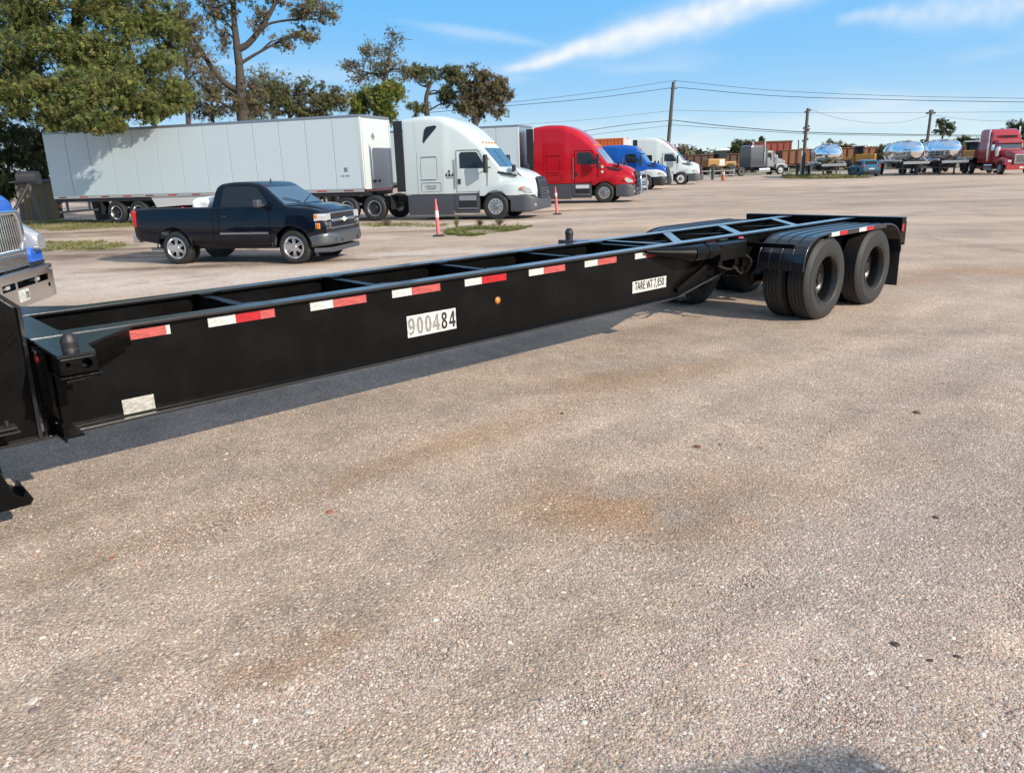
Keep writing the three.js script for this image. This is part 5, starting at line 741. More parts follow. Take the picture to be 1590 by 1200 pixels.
  obj('bumper', box(1.42, 1.56, 0.38, 0.78, -1.18, 1.18, 0.03), o.bumper || M.chrome, t); if (o.plate) obj('license_plate', box(1.562, 1.568, 0.48, 0.64, -0.16, 0.16), M.plate, t);
  for (const x of [0.35, -5.1, -6.4]) obj('axle', bar([x, 0.5, -1], [x, 0.5, 1], 0.08), M.blackPlastic, t); obj('fifth_wheel', [box(-6.2, -5.3, 1.0, 1.1, -0.45, 0.45, 0.02), box(-6, -5.5, 0.93, 1.0, -0.3, 0.3)], M.blackPlastic, t); obj('underbody', box(-3.8, 1.2, 0.55, 0.95, -0.4, 0.4), M.blackPlastic, t);
  return t;
}
{
  const p = onGround(1199, 270.3); conventional('conventional_tractor', 'dark grey bobtail tractor with tall flat sleeper and silver cab', [p.x * 0.97 , 0, p.z * 0.97], TURN(72 * Math.PI / 180), { cab: std(lin(0.2, 0.21, 0.22), 0.45, 0.3), sleeper: M.darkGrey, hood: std(lin(0.2, 0.21, 0.22), 0.45, 0.3) });
  const q0 = onGround(1546, 271), q = V(q0.x + 1.35, 0, q0.z), az = 187 * Math.PI / 180, c = conventional('conventional_tractor', 'dark red tractor with high sleeper roof and twin chrome grille', [q.x, 0, q.z], TURN(az), { cab: M.darkRed, high: true, visor: M.darkRed, bumper: M.darkRed, plate: true });
  // flatbed behind it
  const n = V(q.x, 0, q.z).addScaledVector(fwd(az), -4.6), t = thing('flatbed_trailer', 'empty flatbed trailer coupled behind the dark red tractor', 'trailer', n.toArray(), TURN(az));
  for (let k = 0; k < 12; k++) obj('deck_plank', box(-14, 0, 1.4, 1.44, -1.25 + k * 0.2085, -1.25 + k * 0.2085 + 0.2), M.flatDeck, t);
  for (const s of [1, -1]) { obj('side_rail', box(-14, 0, 1.22, 1.42, s * 1.27 - 0.02, s * 1.27 + 0.02), M.dullChrome, t); obj('main_beam', box(-14, -0.4, 0.95, 1.39, s * 0.45 - 0.06, s * 0.45 + 0.06), M.blackPlastic, t); for (const x of [-11.5, -12.8]) truckWheel(t, x, 1.22, s, 'drive'); obj('landing_leg', box(-2.9, -2.75, 0.3, 1.2, s * 0.7 - 0.06, s * 0.7 + 0.06), M.greyPlastic, t); obj('mud_flap', box(-2.0, -1.95, 0.35, 1.15, s * 0.95 - 0.3, s * 0.95 + 0.3), M.rubber, t); }
  obj('headboard', box(-0.04, 0, 1.445, 2.1, -1.2, 1.2), M.alu, t);
}
// polished tank trailers, near end towards the camera
{
  const az = 193 * Math.PI / 180;
  const mk = () => {
    const t = thing('tank_trailer', 'x', 'tank trailer', [0, 0, 0], TURN(az), 'polished tank trailers'), L = 10.8;
    const pr = [[0, 0], [0.42, 0.02], [0.55, 0.08], [0.86, 1.3], [0.9, 1.42], [0.9, 4.4], [0.98, 4.6], [0.98, 6.4], [0.9, 6.6], [0.9, L - 1.4], [0.86, L - 1.3], [0.5, L - 0.1], [0, L]];
    obj('tank', toCreasedNormals(new THREE.LatheGeometry(pr.map(a => new THREE.Vector2(...a)), 40), 0.5).rotateZ(Math.PI / 2).translate(0, 2.1, 0), M.mirrorTank, t);
    for (const x of [-1.45, -3.2, -5.0, -6.8, -8.6]) obj('band', new THREE.TorusGeometry(x < -4.5 && x > -6.5 ? 0.985 : 0.905, 0.015, 6, 40).rotateY(Math.PI / 2).translate(x, 2.1, 0), M.dullChrome, t);
    obj('walkway', [box(-8.5, -2, 3.0, 3.03, -0.25, 0.25), ...[-7, -5.2, -3.4].map(x => new THREE.CylinderGeometry(0.26, 0.26, 0.14, 20).translate(x, 3.08, 0))], M.dullChrome, t);
    for (const s of [1, -1]) { obj('frame_rail', box(-L, -0.1, 1.05, 1.18, s * 0.55 - 0.06, s * 0.55 + 0.06), M.blackPlastic, t); obj('side_tube', bar([-9.6, 1.32, s * 1.08], [-1.0, 1.32, s * 1.08], 0.09, 0.09, 14), M.dullChrome, t); for (const x of [-8.6, -9.9]) truckWheel(t, x, 1.22, s, 'drive'); obj('fender', box(-10.6, -7.9, 1.08, 1.12, s * 0.98 - 0.3, s * 0.98 + 0.3, 0.015), M.dullChrome, t); obj('landing_leg', [box(-2.2, -2.05, 0.1, 1.05, s * 0.6 - 0.06, s * 0.6 + 0.06), box(-2.3, -1.95, 0.02, 0.1, s * 0.6 - 0.14, s * 0.6 + 0.14)], M.greyPlastic, t); obj('placard', box(-0.9, -0.55, 1.7, 2.05, s * 0.74 - 0.02, s * 0.74 + 0.02).rotateX(0), M.plate, t); }
    obj('end_panel', box(-0.02, 0.06, 1.02, 1.25, -1.1, 1.1, 0.01), M.dullChrome, t); obj('hose_cabinet', box(-7.4, -6.4, 0.5, 1.0, -1.1, 1.1, 0.03), M.dullChrome, t); obj('cross_bracing', [box(-3.2, -3.1, 0.6, 1.05, -1.0, 1.0), box(-5.2, -5.1, 0.7, 1.05, -0.9, 0.9)], M.blackPlastic, t);
    return t;
  };
  const a = mk(), A = (u, z) => { const p = at(u, 250, z); return [p.x, 0, p.z]; };
  a.position.set(...A(1296, 76)); a.userData.label = 'polished tank trailer standing next to the weathered utility pole with insulators';
  copy(a, A(1424, 73), undefined, 'polished tank trailer parked between teal hatchback and another tank trailer'); copy(a, A(1484, 72), undefined, 'polished tank trailer parked beside the empty flatbed trailer');
}
// teal hatchback, tail towards the camera
{
  const p = onGround(1353, 274.5), az = 4 * Math.PI / 180, t = thing('hatchback', 'teal blue hatchback seen from behind between the tank trailers', 'car', [p.x, 0, p.z], TURN(az)), both = (nm, g, m) => { obj(nm, g, m, t); obj(nm, flipZ(g), m, t); };
  let b = loft([...range(0, 0.25, 5), ...range(0.5, 3.6, 10), ...range(3.7, 4.1, 6)], { yb: pchip([[0, 0.45], [0.3, 0.25], [3.8, 0.25], [4.1, 0.4]]), yt: pchip([[0, 0.88], [0.15, 1.0], [2.6, 0.98], [3.6, 0.86], [4.1, 0.6]]), w: pchip([[0, 0.72], [0.3, 0.88], [3.6, 0.86], [4.1, 0.65]]), rt: 0.12, rb: 0.06 }, 5);
  for (const x of [0.85, 3.3]) b = cut(b, new THREE.CylinderGeometry(0.37, 0.37, 2.4, 32).rotateX(Math.PI / 2).translate(x, 0.33, 0)); obj('body', b, M.teal, t);
  const cabin = loft([...range(0.1, 0.6, 6), ...range(0.8, 1.9, 6), ...range(2.0, 2.9, 8)], { yb: 0.95, yt: line([[0.1, 1.0], [0.42, 1.42], [0.6, 1.5], [1.6, 1.53], [2.0, 1.46], [2.9, 0.97]]), w: 0.82, tw: 0.62, rt: 0.12, rb: 0.01 }, 5); obj('cabin', cabin, M.teal, t);
  obj('rear_window', topPatch(0.17, 0.4, line([[0.1, 1.0], [0.42, 1.42]]), 0.52, 0.012), M.glass, t); both('side_window', skin([[0.65, 1.05], [2.5, 1.05], [2.0, 1.4], [0.75, 1.42]], (x, y) => mix(0.82, 0.62, (y - 0.95) / 0.58) + 0.002, 0.01), M.glass); obj('windshield', topPatch(2.08, 2.8, line([[2.0, 1.46], [2.9, 0.97]]), 0.6, 0.01), M.windscreen, t);
  both('tail_light', box(-0.01, 0.16, 0.8, 1.05, 0.6, 0.8, 0.04), M.redLens); obj('license_plate', box(-0.012, 0.0, 0.66, 0.78, -0.25, 0.25), M.plate, t); obj('rear_bumper', box(-0.06, 0.2, 0.35, 0.58, -0.8, 0.8, 0.06), M.blackPlastic, t); obj('underbody', box(0.3, 3.8, 0.2, 0.4, -0.55, 0.55), M.blackPlastic, t);
  for (const x of [0.85, 3.3]) for (const s of [1, -1]) { const w = truckWheel(t, x, 0.86, s, 'steer', M.steel, 0.33); w.scale.z = 0.7; }
}
// rusty gondola wagons standing in a line behind the yard, a red box car among them
{
  const z = 116, y0 = 0.9, mk = (label, mat, h, L) => { const t = thing('gondola_wagon', label, 'wagon', [0, 0, -z], 0, 'rusty wagons behind the yard');
    obj('side_wall', box(-L / 2, L / 2, y0 + 0.2, y0 + h, 1.35, 1.42), mat, t); obj('far_wall', box(-L / 2, L / 2, y0 + 0.2, y0 + h, -1.42, -1.35), mat, t); for (const s of [-1, 1]) obj('end_wall', box(s * L / 2 - 0.05, s * L / 2 + 0.05, y0 + 0.2, y0 + h, -1.34, 1.34), mat, t);
    const n = Math.round(L / 1.05); for (let k = 0; k <= n; k++) obj('rib', box(-L / 2 + k * L / n - 0.07, -L / 2 + k * L / n + 0.07, y0 + 0.22, y0 + h - 0.1, 1.42, 1.56), M.rustDark, t); obj('top_rail', box(-L / 2 - 0.1, L / 2 + 0.1, y0 + h, y0 + h + 0.12, 1.3, 1.56), mat, t); obj('underframe', box(-L / 2 - 0.3, L / 2 + 0.3, y0 - 0.1, y0 + 0.19, -1.2, 1.3), M.rustDark, t);
    for (const s of [-1, 1]) obj('bogie', [box(s * (L / 2 - 2) - 1.2, s * (L / 2 - 2) + 1.2, 0.35, y0 - 0.11, 0.7, 0.9), ...[-0.9, 0.9].map(d => new THREE.CylinderGeometry(0.42, 0.42, 0.14, 20).rotateX(Math.PI / 2).translate(s * (L / 2 - 2) + d, 0.42, 0.75))], M.blackPlastic, t); return t; };
  const mats = [M.rust, std(lin(0.19, 0.08, 0.038), 0.85), std(lin(0.10, 0.055, 0.04), 0.85)], looks = ['orange rust', 'pale orange', 'brown rust'], where = ['behind the dark grey bobtail tractor', 'behind the weathered utility pole', 'behind the teal hatchback', 'behind the tank trailers', 'behind the leaning lamp pole', 'behind the dark red tractor', 'behind the striped white tractor'];
  [[31, 2, 0], [46, 1, 1], [61, 2, 2], [91, 2, 4], [106, 0, 5], [16, 2, 6]].forEach(([x, k, w]) => { const t = mk(`${looks[k]} open gondola wagon with ribbed side ${where[w]}`, mats[k], [1.9, 2.0, 1.7][k], k === 1 ? 13.4 : 12.2); t.position.x = x; });
  const rb = thing('box_wagon', 'small red box wagon rising above the gondola wagons', 'wagon', [39.4, 0, -121], 0); obj('body', box(-3, 3, 0.9, 4.1, -1.3, 1.3, 0.05), std(lin(0.24, 0.045, 0.03), 0.8), rb); obj('roof', loft(range(-3.05, 3.05, 4), { yb: 4.1, yt: 4.35, w: 1.4, rt: 0.12, rb: 0.01 }), M.rustDark, rb); for (let k = 0; k < 7; k++) obj('rib', box(-2.8 + k * 0.93 - 0.05, -2.8 + k * 0.93 + 0.05, 1.0, 4.0, 1.3, 1.38), M.rustDark, rb); obj('underframe', box(-3, 3, 0.4, 0.89, -1, 1), M.blackPlastic, rb);
  // yellow loader
  const lp = at(1118, 255, 108), ld = thing('wheel_loader', 'yellow wheel loader with white canopy in front of the wagons', 'loader', [lp.x, 0, lp.z], 0.3); obj('body', [box(-2.2, 0.4, 1.0, 2.1, -0.7, 0.7, 0.15), box(0.4, 2.2, 1.0, 1.7, -0.6, 0.6, 0.1)], M.yellow, ld); obj('cab', box(-0.6, 0.6, 2.1, 3.1, -0.65, 0.65, 0.05), M.glass, ld); obj('canopy', loft(range(-1.2, 0.9, 5), { yb: 3.11, yt: 3.28, w: 0.85, rt: 0.05, rb: 0.02 }), M.whitePlastic, ld); obj('bucket', prism([[2.2, 0.3], [3.2, 0.2], [3.3, 0.4], [2.7, 0.6], [2.5, 1.3], [2.2, 1.2]], -1.1, 1.1), M.yellow, ld); for (const x of [-1.4, 1.2]) for (const s of [1, -1]) truckWheel(ld, x, 1.0, s, 'drive', M.yellow, 0.7);
}
{
  const src = scene.children.find(o => o.name === 'wheel_loader'); for (const [u, z, a, l] of [[1333, 112, 2.6, 'yellow wheel loader with white canopy behind the teal hatchback'], [1508, 104, 0.9, 'yellow wheel loader with white canopy behind the flatbed trailer']]) { const p = at(u, 255, z); copy(src, [p.x, 0, p.z], a, l); }
  src.userData.group = 'yellow wheel loaders'; for (const o of scene.children) if (/^wheel_loader/.test(o.name)) o.userData.group = 'yellow wheel loaders';
}
// street furniture by the entrance
{
  const p = at(1121, 262, 84), s = thing('sign_post', 'small white sign panel on a thin post before the wagons', 'sign', [p.x, 0, p.z], 0.2); obj('post', box(-0.03, 0.03, 0, 1.5, -0.03, 0.03), M.greyPlastic, s); obj('panel', box(-0.3, 0.3, 1.35, 1.95, 0.031, 0.045, 0.005), M.plate, s);
  const c = onGround(1123.5, 280), cn = thing('traffic_cone', 'faded orange cone beside the small white sign', 'cone', [c.x, 0, c.z], 0); obj('base', box(-0.22, 0.22, 0, 0.04, -0.22, 0.22, 0.01), M.rubber, cn); obj('body', new THREE.CylinderGeometry(0.05, 0.19, 1.0, 20).translate(0, 0.54, 0), M.orange, cn); obj('band', new THREE.CylinderGeometry(0.093, 0.125, 0.22, 20, 1, true).translate(0, 0.68, 0), M.tapeWhite, cn);
  for (const [u, l] of [[1107, 'dark green steel bollard beside the faded orange cone'], [1238, 'dark steel bollard at the foot of the weathered utility pole']]) { const q = at(u, 268, u < 1200 ? 82 : 86), b = thing('bollard', l, 'bollard', [q.x, 0, q.z], 0); obj('tube', new THREE.CylinderGeometry(0.14, 0.14, 1.2, 18).translate(0, 0.6, 0), std(lin(0.02, 0.045, 0.045), 0.6), b); obj('cap', new THREE.SphereGeometry(0.14, 18, 8, 0, 6.3, 0, 1.57).translate(0, 1.2, 0), std(lin(0.02, 0.045, 0.045), 0.6), b); }
  // low rail fence right of the striped tractor
  const a = at(1066, 275, 86), b2 = at(1140, 274, 86), f = thing('rail_fence', 'low grey rail fence running beside the striped white tractor', 'fence', [a.x, 0, a.z], 0), L = b2.x - a.x; for (const y of [0.35, 0.8]) obj('rail', box(0, L, y - 0.05, y + 0.05, -0.03, 0.03), std(lin(0.28, 0.28, 0.28), 0.7), f); for (let k = 0; k <= 4; k++) obj('post', box(k * L / 4 - 0.05, k * L / 4 + 0.05, 0, 1.0, -0.1, -0.031), std(lin(0.28, 0.28, 0.28), 0.7), f);
  const e = at(1210, 262, 98), kb = obj('entrance_road', box(-40, 30, -0.05, 0.02, -2.2, 2.2), std(lin(0.36, 0.35, 0.34), 0.9)); kb.position.set(e.x, 0, e.z); tag(kb, 'pale concrete road beyond the yard', null, null, 'structure');
}
// utility poles and wires
const poleTop = {};
{
  const mk = (name, label, u0, v0, u1, v1, z, r, extra) => { const b = at(u1, v1, z), tp = at(u0, v0, z), k = (0 - b.y) / (tp.y - b.y), base = b.clone().lerp(tp, k); const t = thing(name, label, 'pole', base.toArray(), 0), L = tp.clone().sub(base); obj('shaft', bar([0, -0.3, 0], L, r, r * 0.72, 14), M.poleWood, t); extra(t, L); return tp; };
  const ins = (t, x, y, z = 0) => obj('insulator', new THREE.CylinderGeometry(0.07, 0.09, 0.2, 10).translate(x, y, z), M.greyPlastic, t);
  mk('utility_pole', 'tall dark utility pole rising behind the striped white tractor', 1046, 127, 1038, 222, 100, 0.26, (t, L) => { for (const [dy, s] of [[0, 1], [0.8, 1], [0.8, -1], [4.6, 1]]) ins(t, L.x * (1 - dy / L.y) + s * 0.2, L.y - dy + 0.05); obj('bracket', bar([L.x * 0.93, L.y * 0.93, 0], [L.x * 0.93 + 0.5, L.y * 0.93, 0], 0.05), M.greyPlastic, t); });
  mk('utility_pole', 'weathered utility pole with insulators beside a polished tank trailer', 1255, 168, 1247, 262, 84, 0.2, (t, L) => { for (const k of [0.55, 0.68, 0.74, 0.97]) { ins(t, L.x * k + 0.25, L.y * k); ins(t, L.x * k - 0.25, L.y * k - 0.15); } obj('crossarm', box(L.x * 0.7 - 0.35, L.x * 0.7 + 0.35, L.y * 0.7 - 0.05, L.y * 0.7 + 0.05, 0.15, 0.25), M.poleWood, t); obj('conduit', box(-0.25, -0.16, 0, 2.6, 0.0, 0.12), M.concrete, t); });
  mk('lamp_pole', 'leaning lamp pole rising above the polished tank trailers', 1446, 176, 1441, 215, 94, 0.2, (t, L) => { obj('lamp_head', [box(L.x - 0.5, L.x + 0.5, L.y - 0.05, L.y + 0.15, -0.2, 0.2, 0.06), box(L.x - 0.2, L.x + 0.25, L.y + 0.1, L.y + 0.4, -0.15, 0.15, 0.06)], M.greyPlastic, t); });
  mk('street_pole', 'short thin pole beside the weathered utility pole', 1240.5, 217, 1240, 240, 104, 0.1, () => {});
  const wire = (label, pts, r) => { const P = pts.map(([u, v, z]) => at(u, v, z)), o = obj('power_line', pipe(P, r, 60, 5), M.wire); tag(o, label, 'wire', 'overhead power lines'); };
  const lab = (w, dir) => `${w} power line running ${dir} from the tall dark utility pole`;
  wire(lab('topmost thin', 'over the tank trailers'), [[1046, 125, 100], [1200, 140, 96], [1400, 149, 91], [1620, 153, 86]], 0.022); wire(lab('second heavy', 'over the tank trailers'), [[1047, 135, 100], [1200, 148.5, 96], [1400, 155, 91], [1620, 159, 86]], 0.032); wire(lab('thin middle', 'over the tank trailers'), [[1043, 171, 100], [1250, 175, 96], [1620, 173.5, 88]], 0.016);
  wire(lab('topmost thin', 'toward the brown leaved tree'), [[1046, 125, 100], [920, 144, 96], [780, 160, 92], [650, 170, 88]], 0.022); wire(lab('second heavy', 'toward the brown leaved tree'), [[1045, 136, 100], [920, 152.5, 96], [780, 165, 92], [650, 176, 88]], 0.032); wire(lab('thin middle', 'toward the red tractor'), [[1042, 172, 100], [920, 185, 97], [800, 194, 94]], 0.016);
  wire(lab('lower heavy bundled', 'to the weathered pole'), [[1041, 186, 100], [1120, 195, 94], [1250, 205, 84], [1400, 208.5, 86], [1620, 211, 90]], 0.04); wire(lab('lowest', 'to the weathered pole'), [[1040, 193.5, 100], [1120, 199, 94], [1250, 207.5, 84.3], [1400, 210.5, 86.3], [1620, 212.5, 90.3]], 0.024); wire(lab('lower heavy bundled', 'toward the red tractor'), [[1041, 187, 100], [970, 194, 98], [880, 208, 95]], 0.035); wire(lab('lowest', 'toward the red tractor'), [[1040, 195, 100], [970, 203, 98], [880, 214, 95]], 0.022);
  const w2 = (l, pts) => { const o = obj('power_line', pipe(pts.map(([u, v, z]) => at(u, v, z)), 0.014, 40, 5), M.wire); tag(o, l, 'wire', 'overhead power lines'); };
  w2('thin sagging wire strung from the weathered pole to the leaning lamp pole', [[1256, 169, 84], [1300, 183, 86], [1360, 191, 89], [1410, 188, 92], [1446, 178, 94]]); w2('thin sagging wire running from the leaning lamp pole past the red tractor', [[1447, 178, 94], [1500, 185, 94], [1560, 188, 94], [1640, 186, 94]]);
}
// wooden hut and debris behind the long trailer
{
  const q = at(64, 330, 43), t = thing('wooden_hut', 'weathered brown board hut behind the tail of the long trailer', 'hut', [q.x, 0, q.z], 0.35); for (let k = 0; k < 9; k++) obj('board', box(-0.9 + k * 0.2, -0.9 + k * 0.2 + 0.19, 0, 1.95 + 0.06 * hash2(k, 3), 0.5, 0.53), k % 3 ? M.wood : M.greyWood, t); for (let k = 0; k < 6; k++) obj('board', box(-0.92, -0.89, 0, 1.95, -0.7 + k * 0.2, -0.7 + k * 0.2 + 0.19), M.greyWood, t); obj('roof_sheet', box(-1.1, 1.1, 1.98, 2.03, -0.9, 0.7).rotateX(0.05), M.greyPlastic, t); obj('back_wall', box(-0.9, 0.9, 0, 1.95, -0.74, -0.71), M.greyWood, t);
  const b = at(46, 325, 41.5), tk = thing('leaning_plank', 'grey plank leaning beside the brown board hut', 'plank', [b.x, 0, b.z], 0); obj('plank', beam([0.5, 0, 0], [0, 2.0, -0.25], 0.14, 0.05, V(0, 0, 1)), M.greyWood, tk);
  const c = onGround(66, 340.5), pl = thing('timber', 'pale timber beam lying on the grass before the hut', 'timber', [c.x, 0, c.z], 0.2); obj('beam', box(-0.8, 0.8, 0.01, 0.16, -0.09, 0.09, 0.01), M.concrete, pl); const d2 = onGround(108, 342), sl = thing('timber', 'short pale block lying in the grass beside the trailer wheels', 'timber', [d2.x, 0, d2.z], -0.1); obj('block', box(-0.24, 0.24, 0, 0.12, -0.1, 0.1, 0.01), M.concrete, sl);
}

// unseen box truck, added to cast the shadow at the foot of the picture
{
  const t = thing('added_box_truck', 'unseen white box truck added beside the viewpoint to cast a shadow', 'truck', [5.885, 0, 2.98], -81 * Math.PI / 180);   // local x points away behind the camera; tail at x = 0
  obj('cargo_box', box(0.02, 6.0, 0.95, 3.96, -1.24, 1.24, 0.02), M.whitePanel, t); obj('roof_cap', box(0.0, 6.02, 3.96, 3.99, -1.25, 1.25), M.silver, t);
  for (const s of [1, -1]) obj('rear_door', box(0, 0.02, 1.0, 3.9, s > 0 ? 0.01 : -1.2, s > 0 ? 1.2 : -0.01), M.whitePanel, t); obj('rear_bumper', box(-0.05, 0.1, 0.5, 0.65, -1.15, 1.15, 0.02), M.greyPlastic, t);
  obj('cab', loft(range(6.1, 8.2, 12), { yb: 0.5, yt: line([[6.1, 2.4], [7.0, 2.4], [7.5, 1.5], [8.2, 1.3]]), w: 1.02, tw: 0.9, rt: 0.12 }), M.white, t); obj('windshield', topPatch(7.05, 7.45, line([[7.0, 2.4], [7.5, 1.5]]), 0.75, 0.01), M.windscreen, t);
  for (const s of [1, -1]) { obj('frame_rail', box(0.1, 7.8, 0.6, 0.94, s * 0.4 - 0.05, s * 0.4 + 0.05), M.blackPlastic, t); truckWheel(t, 1.6, 1.2, s, 'drive', M.whitePlastic, 0.42); truckWheel(t, 7.3, 1.06, s, 'steer', M.whitePlastic, 0.42); obj('tail_light', box(-0.06, -0.02, 0.68, 0.82, s * 1.0 - 0.1, s * 1.0 + 0.1, 0.01), M.redLens, t); }
}

// ---------------------------------------------------------------- trees
const sprig = (() => { const r = rng(8), p = []; for (let k = 0; k < 8; k++) { const a = k * 2.4 + r(), t = k / 8, L = 0.26 + 0.14 * r(), w = 0.085 + 0.03 * r(), o = V(0, t * 0.55 - 0.2, 0), dir = V(Math.cos(a), 0.25 - 0.7 * r(), Math.sin(a)).normalize(), sd = dir.clone().cross(V(0.3 * (r() - 0.5), 1, 0.3 * (r() - 0.5))).normalize(), up = sd.clone().cross(dir), m = o.clone().addScaledVector(dir, L * 0.45).addScaledVector(up, 0.02), e = o.clone().addScaledVector(dir, L), l = m.clone().addScaledVector(sd, w).addScaledVector(up, 0.03), q = m.clone().addScaledVector(sd, -w).addScaledVector(up, 0.03); for (const f of [[o, l, m], [l, e, m], [o, m, q], [m, e, q]]) for (const v of f) p.push(v.x, v.y, v.z); } const g = new THREE.BufferGeometry(); g.setAttribute('position', new THREE.Float32BufferAttribute(p, 3)); g.computeVertexNormals(); return g; })();
const leafMat = new THREE.MeshPhysicalMaterial({ color: lin(1, 1, 1), roughness: 0.9, transmission: 0.28, thickness: 0, side: THREE.DoubleSide, specularIntensity: 0.4 });
function limb(pts, r0, r1, seg = 7, steps = 8) { // tapered tube through points
  const c = new THREE.CatmullRomCurve3(pts), P = [], idx = [], fr = c.computeFrenetFrames(steps, false);
  for (let i = 0; i <= steps; i++) { const t = i / steps, o = c.getPoint(t), r = mix(r0, r1, t); for (let j = 0; j < seg; j++) { const a = j / seg * 6.2832, n = fr.normals[i].clone().multiplyScalar(Math.cos(a) * r).addScaledVector(fr.binormals[i], Math.sin(a) * r); P.push(o.x + n.x, o.y + n.y, o.z + n.z); } }
  for (let i = 0; i < steps; i++) for (let j = 0; j < seg; j++) { const a = i * seg + j, b = i * seg + (j + 1) % seg, d = a + seg, e = b + seg; idx.push(a, b, d, b, e, d); }
  const g = new THREE.BufferGeometry(); g.setAttribute('position', new THREE.Float32BufferAttribute(P, 3)); g.setIndex(idx); g.computeVertexNormals(); return g;
}
// trunk: pixel points [u, v, depth]; limbs: further pixel paths; clumps: [u, v, depth, radius x px, radius y px, sprigs]
function tree(name, label, seed, { base, trunk, r0, limbs = [], clumps, cols, size = 0.4, twigs = 7, twigR = 0.02, group, category = 'tree', soft = 0.35, dense = 2.5 }) {
  const r = rng(seed), B = V(base[0], 0, -base[1]), t = thing(name, label, category, B.toArray(), 0, group), gs = (a = 0) => (r() + r() + r() - 1.5) * 1.15;
  const loc = ([u, v, z]) => at(u, v, z).sub(B), wood = [], T = trunk.map(loc), nodes = [];
  const path = [V(0, -0.2, 0), ...T]; wood.push(limb(path, r0, r0 * 0.45, 12, 16)); const cv = new THREE.CatmullRomCurve3(path); for (let i = 3; i <= 20; i++) nodes.push([cv.getPoint(i / 20), mix(r0, r0 * 0.45, i / 20)]);
  for (const [pts, ra] of limbs) { const L = pts.map(loc); let best = nodes[0]; { let bd = 1e9; for (const n of nodes) { const d = n[0].distanceTo(L[0]) + (n[0].y > L[0].y - 0.25 ? 4 : 0); if (d < bd) { bd = d; best = n; } } } const full = [best[0].clone(), ...L]; wood.push(limb(full, ra, ra * 0.35, 8, 12)); const c2 = new THREE.CatmullRomCurve3(full); for (let i = 2; i <= 10; i++) nodes.push([c2.getPoint(i / 10), mix(ra, ra * 0.35, i / 10)]); }
  const inst = [], mm = new THREE.Matrix4(), q = new THREE.Quaternion();
  for (const [u, v, z, rx, ry, n] of clumps) {
    const C = loc([u, v, z]), RX = rx * z / FOCAL, RY = ry * z / FOCAL, RZ = Math.min(RX, 2.4) * 0.9; let best = nodes[0], bd = 1e9; for (const nd of nodes) { const d = nd[0].distanceTo(C) + (nd[0].y > C.y - 0.1 ? 2.5 : 0); if (d < bd) { bd = d; best = nd; } }
    const mid = best[0].clone().lerp(C, 0.5).add(V(gs() * 0.25, 0.25 + 0.2 * r(), gs() * 0.25)), rb = Math.min(best[1] * 0.7, 0.03 + 0.035 * RX); wood.push(limb([best[0].clone(), mid, C], rb, rb * 0.5, 6, 7));
    const tips = []; for (let k = 0; k < twigs; k++) { let a; do a = V(2 * r() - 1, 2 * r() - 1, 2 * r() - 1); while (a.length() > 1); const e = C.clone().add(V(a.x * RX, a.y * RY, a.z * RZ)), m2 = C.clone().lerp(e, 0.5).add(V(gs() * 0.12 * RX, gs() * 0.12 * RY + 0.05, gs() * 0.12 * RZ)); wood.push(limb([C.clone(), m2, e], Math.max(twigR, rb * 0.4), twigR * 0.5, 4, 5)); tips.push([m2, e]); }
    for (let k = 0; k < n * dense; k++) { const [a, b] = tips[Math.floor(r() * tips.length)], p = a.clone().lerp(b, 0.25 + 0.85 * r()).add(V(gs() * RX * soft, gs() * RY * soft, gs() * RZ * soft)), s = size * (0.65 + 0.7 * r()); q.setFromEuler(new THREE.Euler((r() - 0.5) * 2.4, r() * 6.28, (r() - 0.5) * 2.4)); mm.compose(p, q, V(s, s, s)); inst.push([mm.clone(), cols[Math.floor(r() * cols.length)], 0.75 + 0.5 * r()]); }
  }
  obj('trunk', wood, M.bark, t);
  const im = new THREE.InstancedMesh(sprig, leafMat, inst.length), c = new THREE.Color(); inst.forEach(([m, k, b], i) => { im.setMatrixAt(i, m); c.setRGB(k[0] * b, k[1] * b, k[2] * b); im.setColorAt(i, c); }); im.name = 'crown'; im.userData.kind = 'stuff'; im.castShadow = im.receiveShadow = true; t.add(im); return t;
}
const xz = (u, v, z) => { const p = at(u, v, z); return [p.x, z]; };
const GREEN = [[.155, .18, .04], [.115, .15, .04], [.19, .195, .05], [.085, .12, .036], [.13, .165, .042], [.17, .145, .055]], DULL = [[.17, .15, .075], [.13, .14, .06], [.21, .17, .10], [.11, .115, .055], [.23, .15, .10]], BUSH = [[.16, .19, .03], [.12, .16, .03], [.2, .2, .04]], DARK = [[.05, .07, .025], [.07, .09, .03], [.04, .055, .02]];
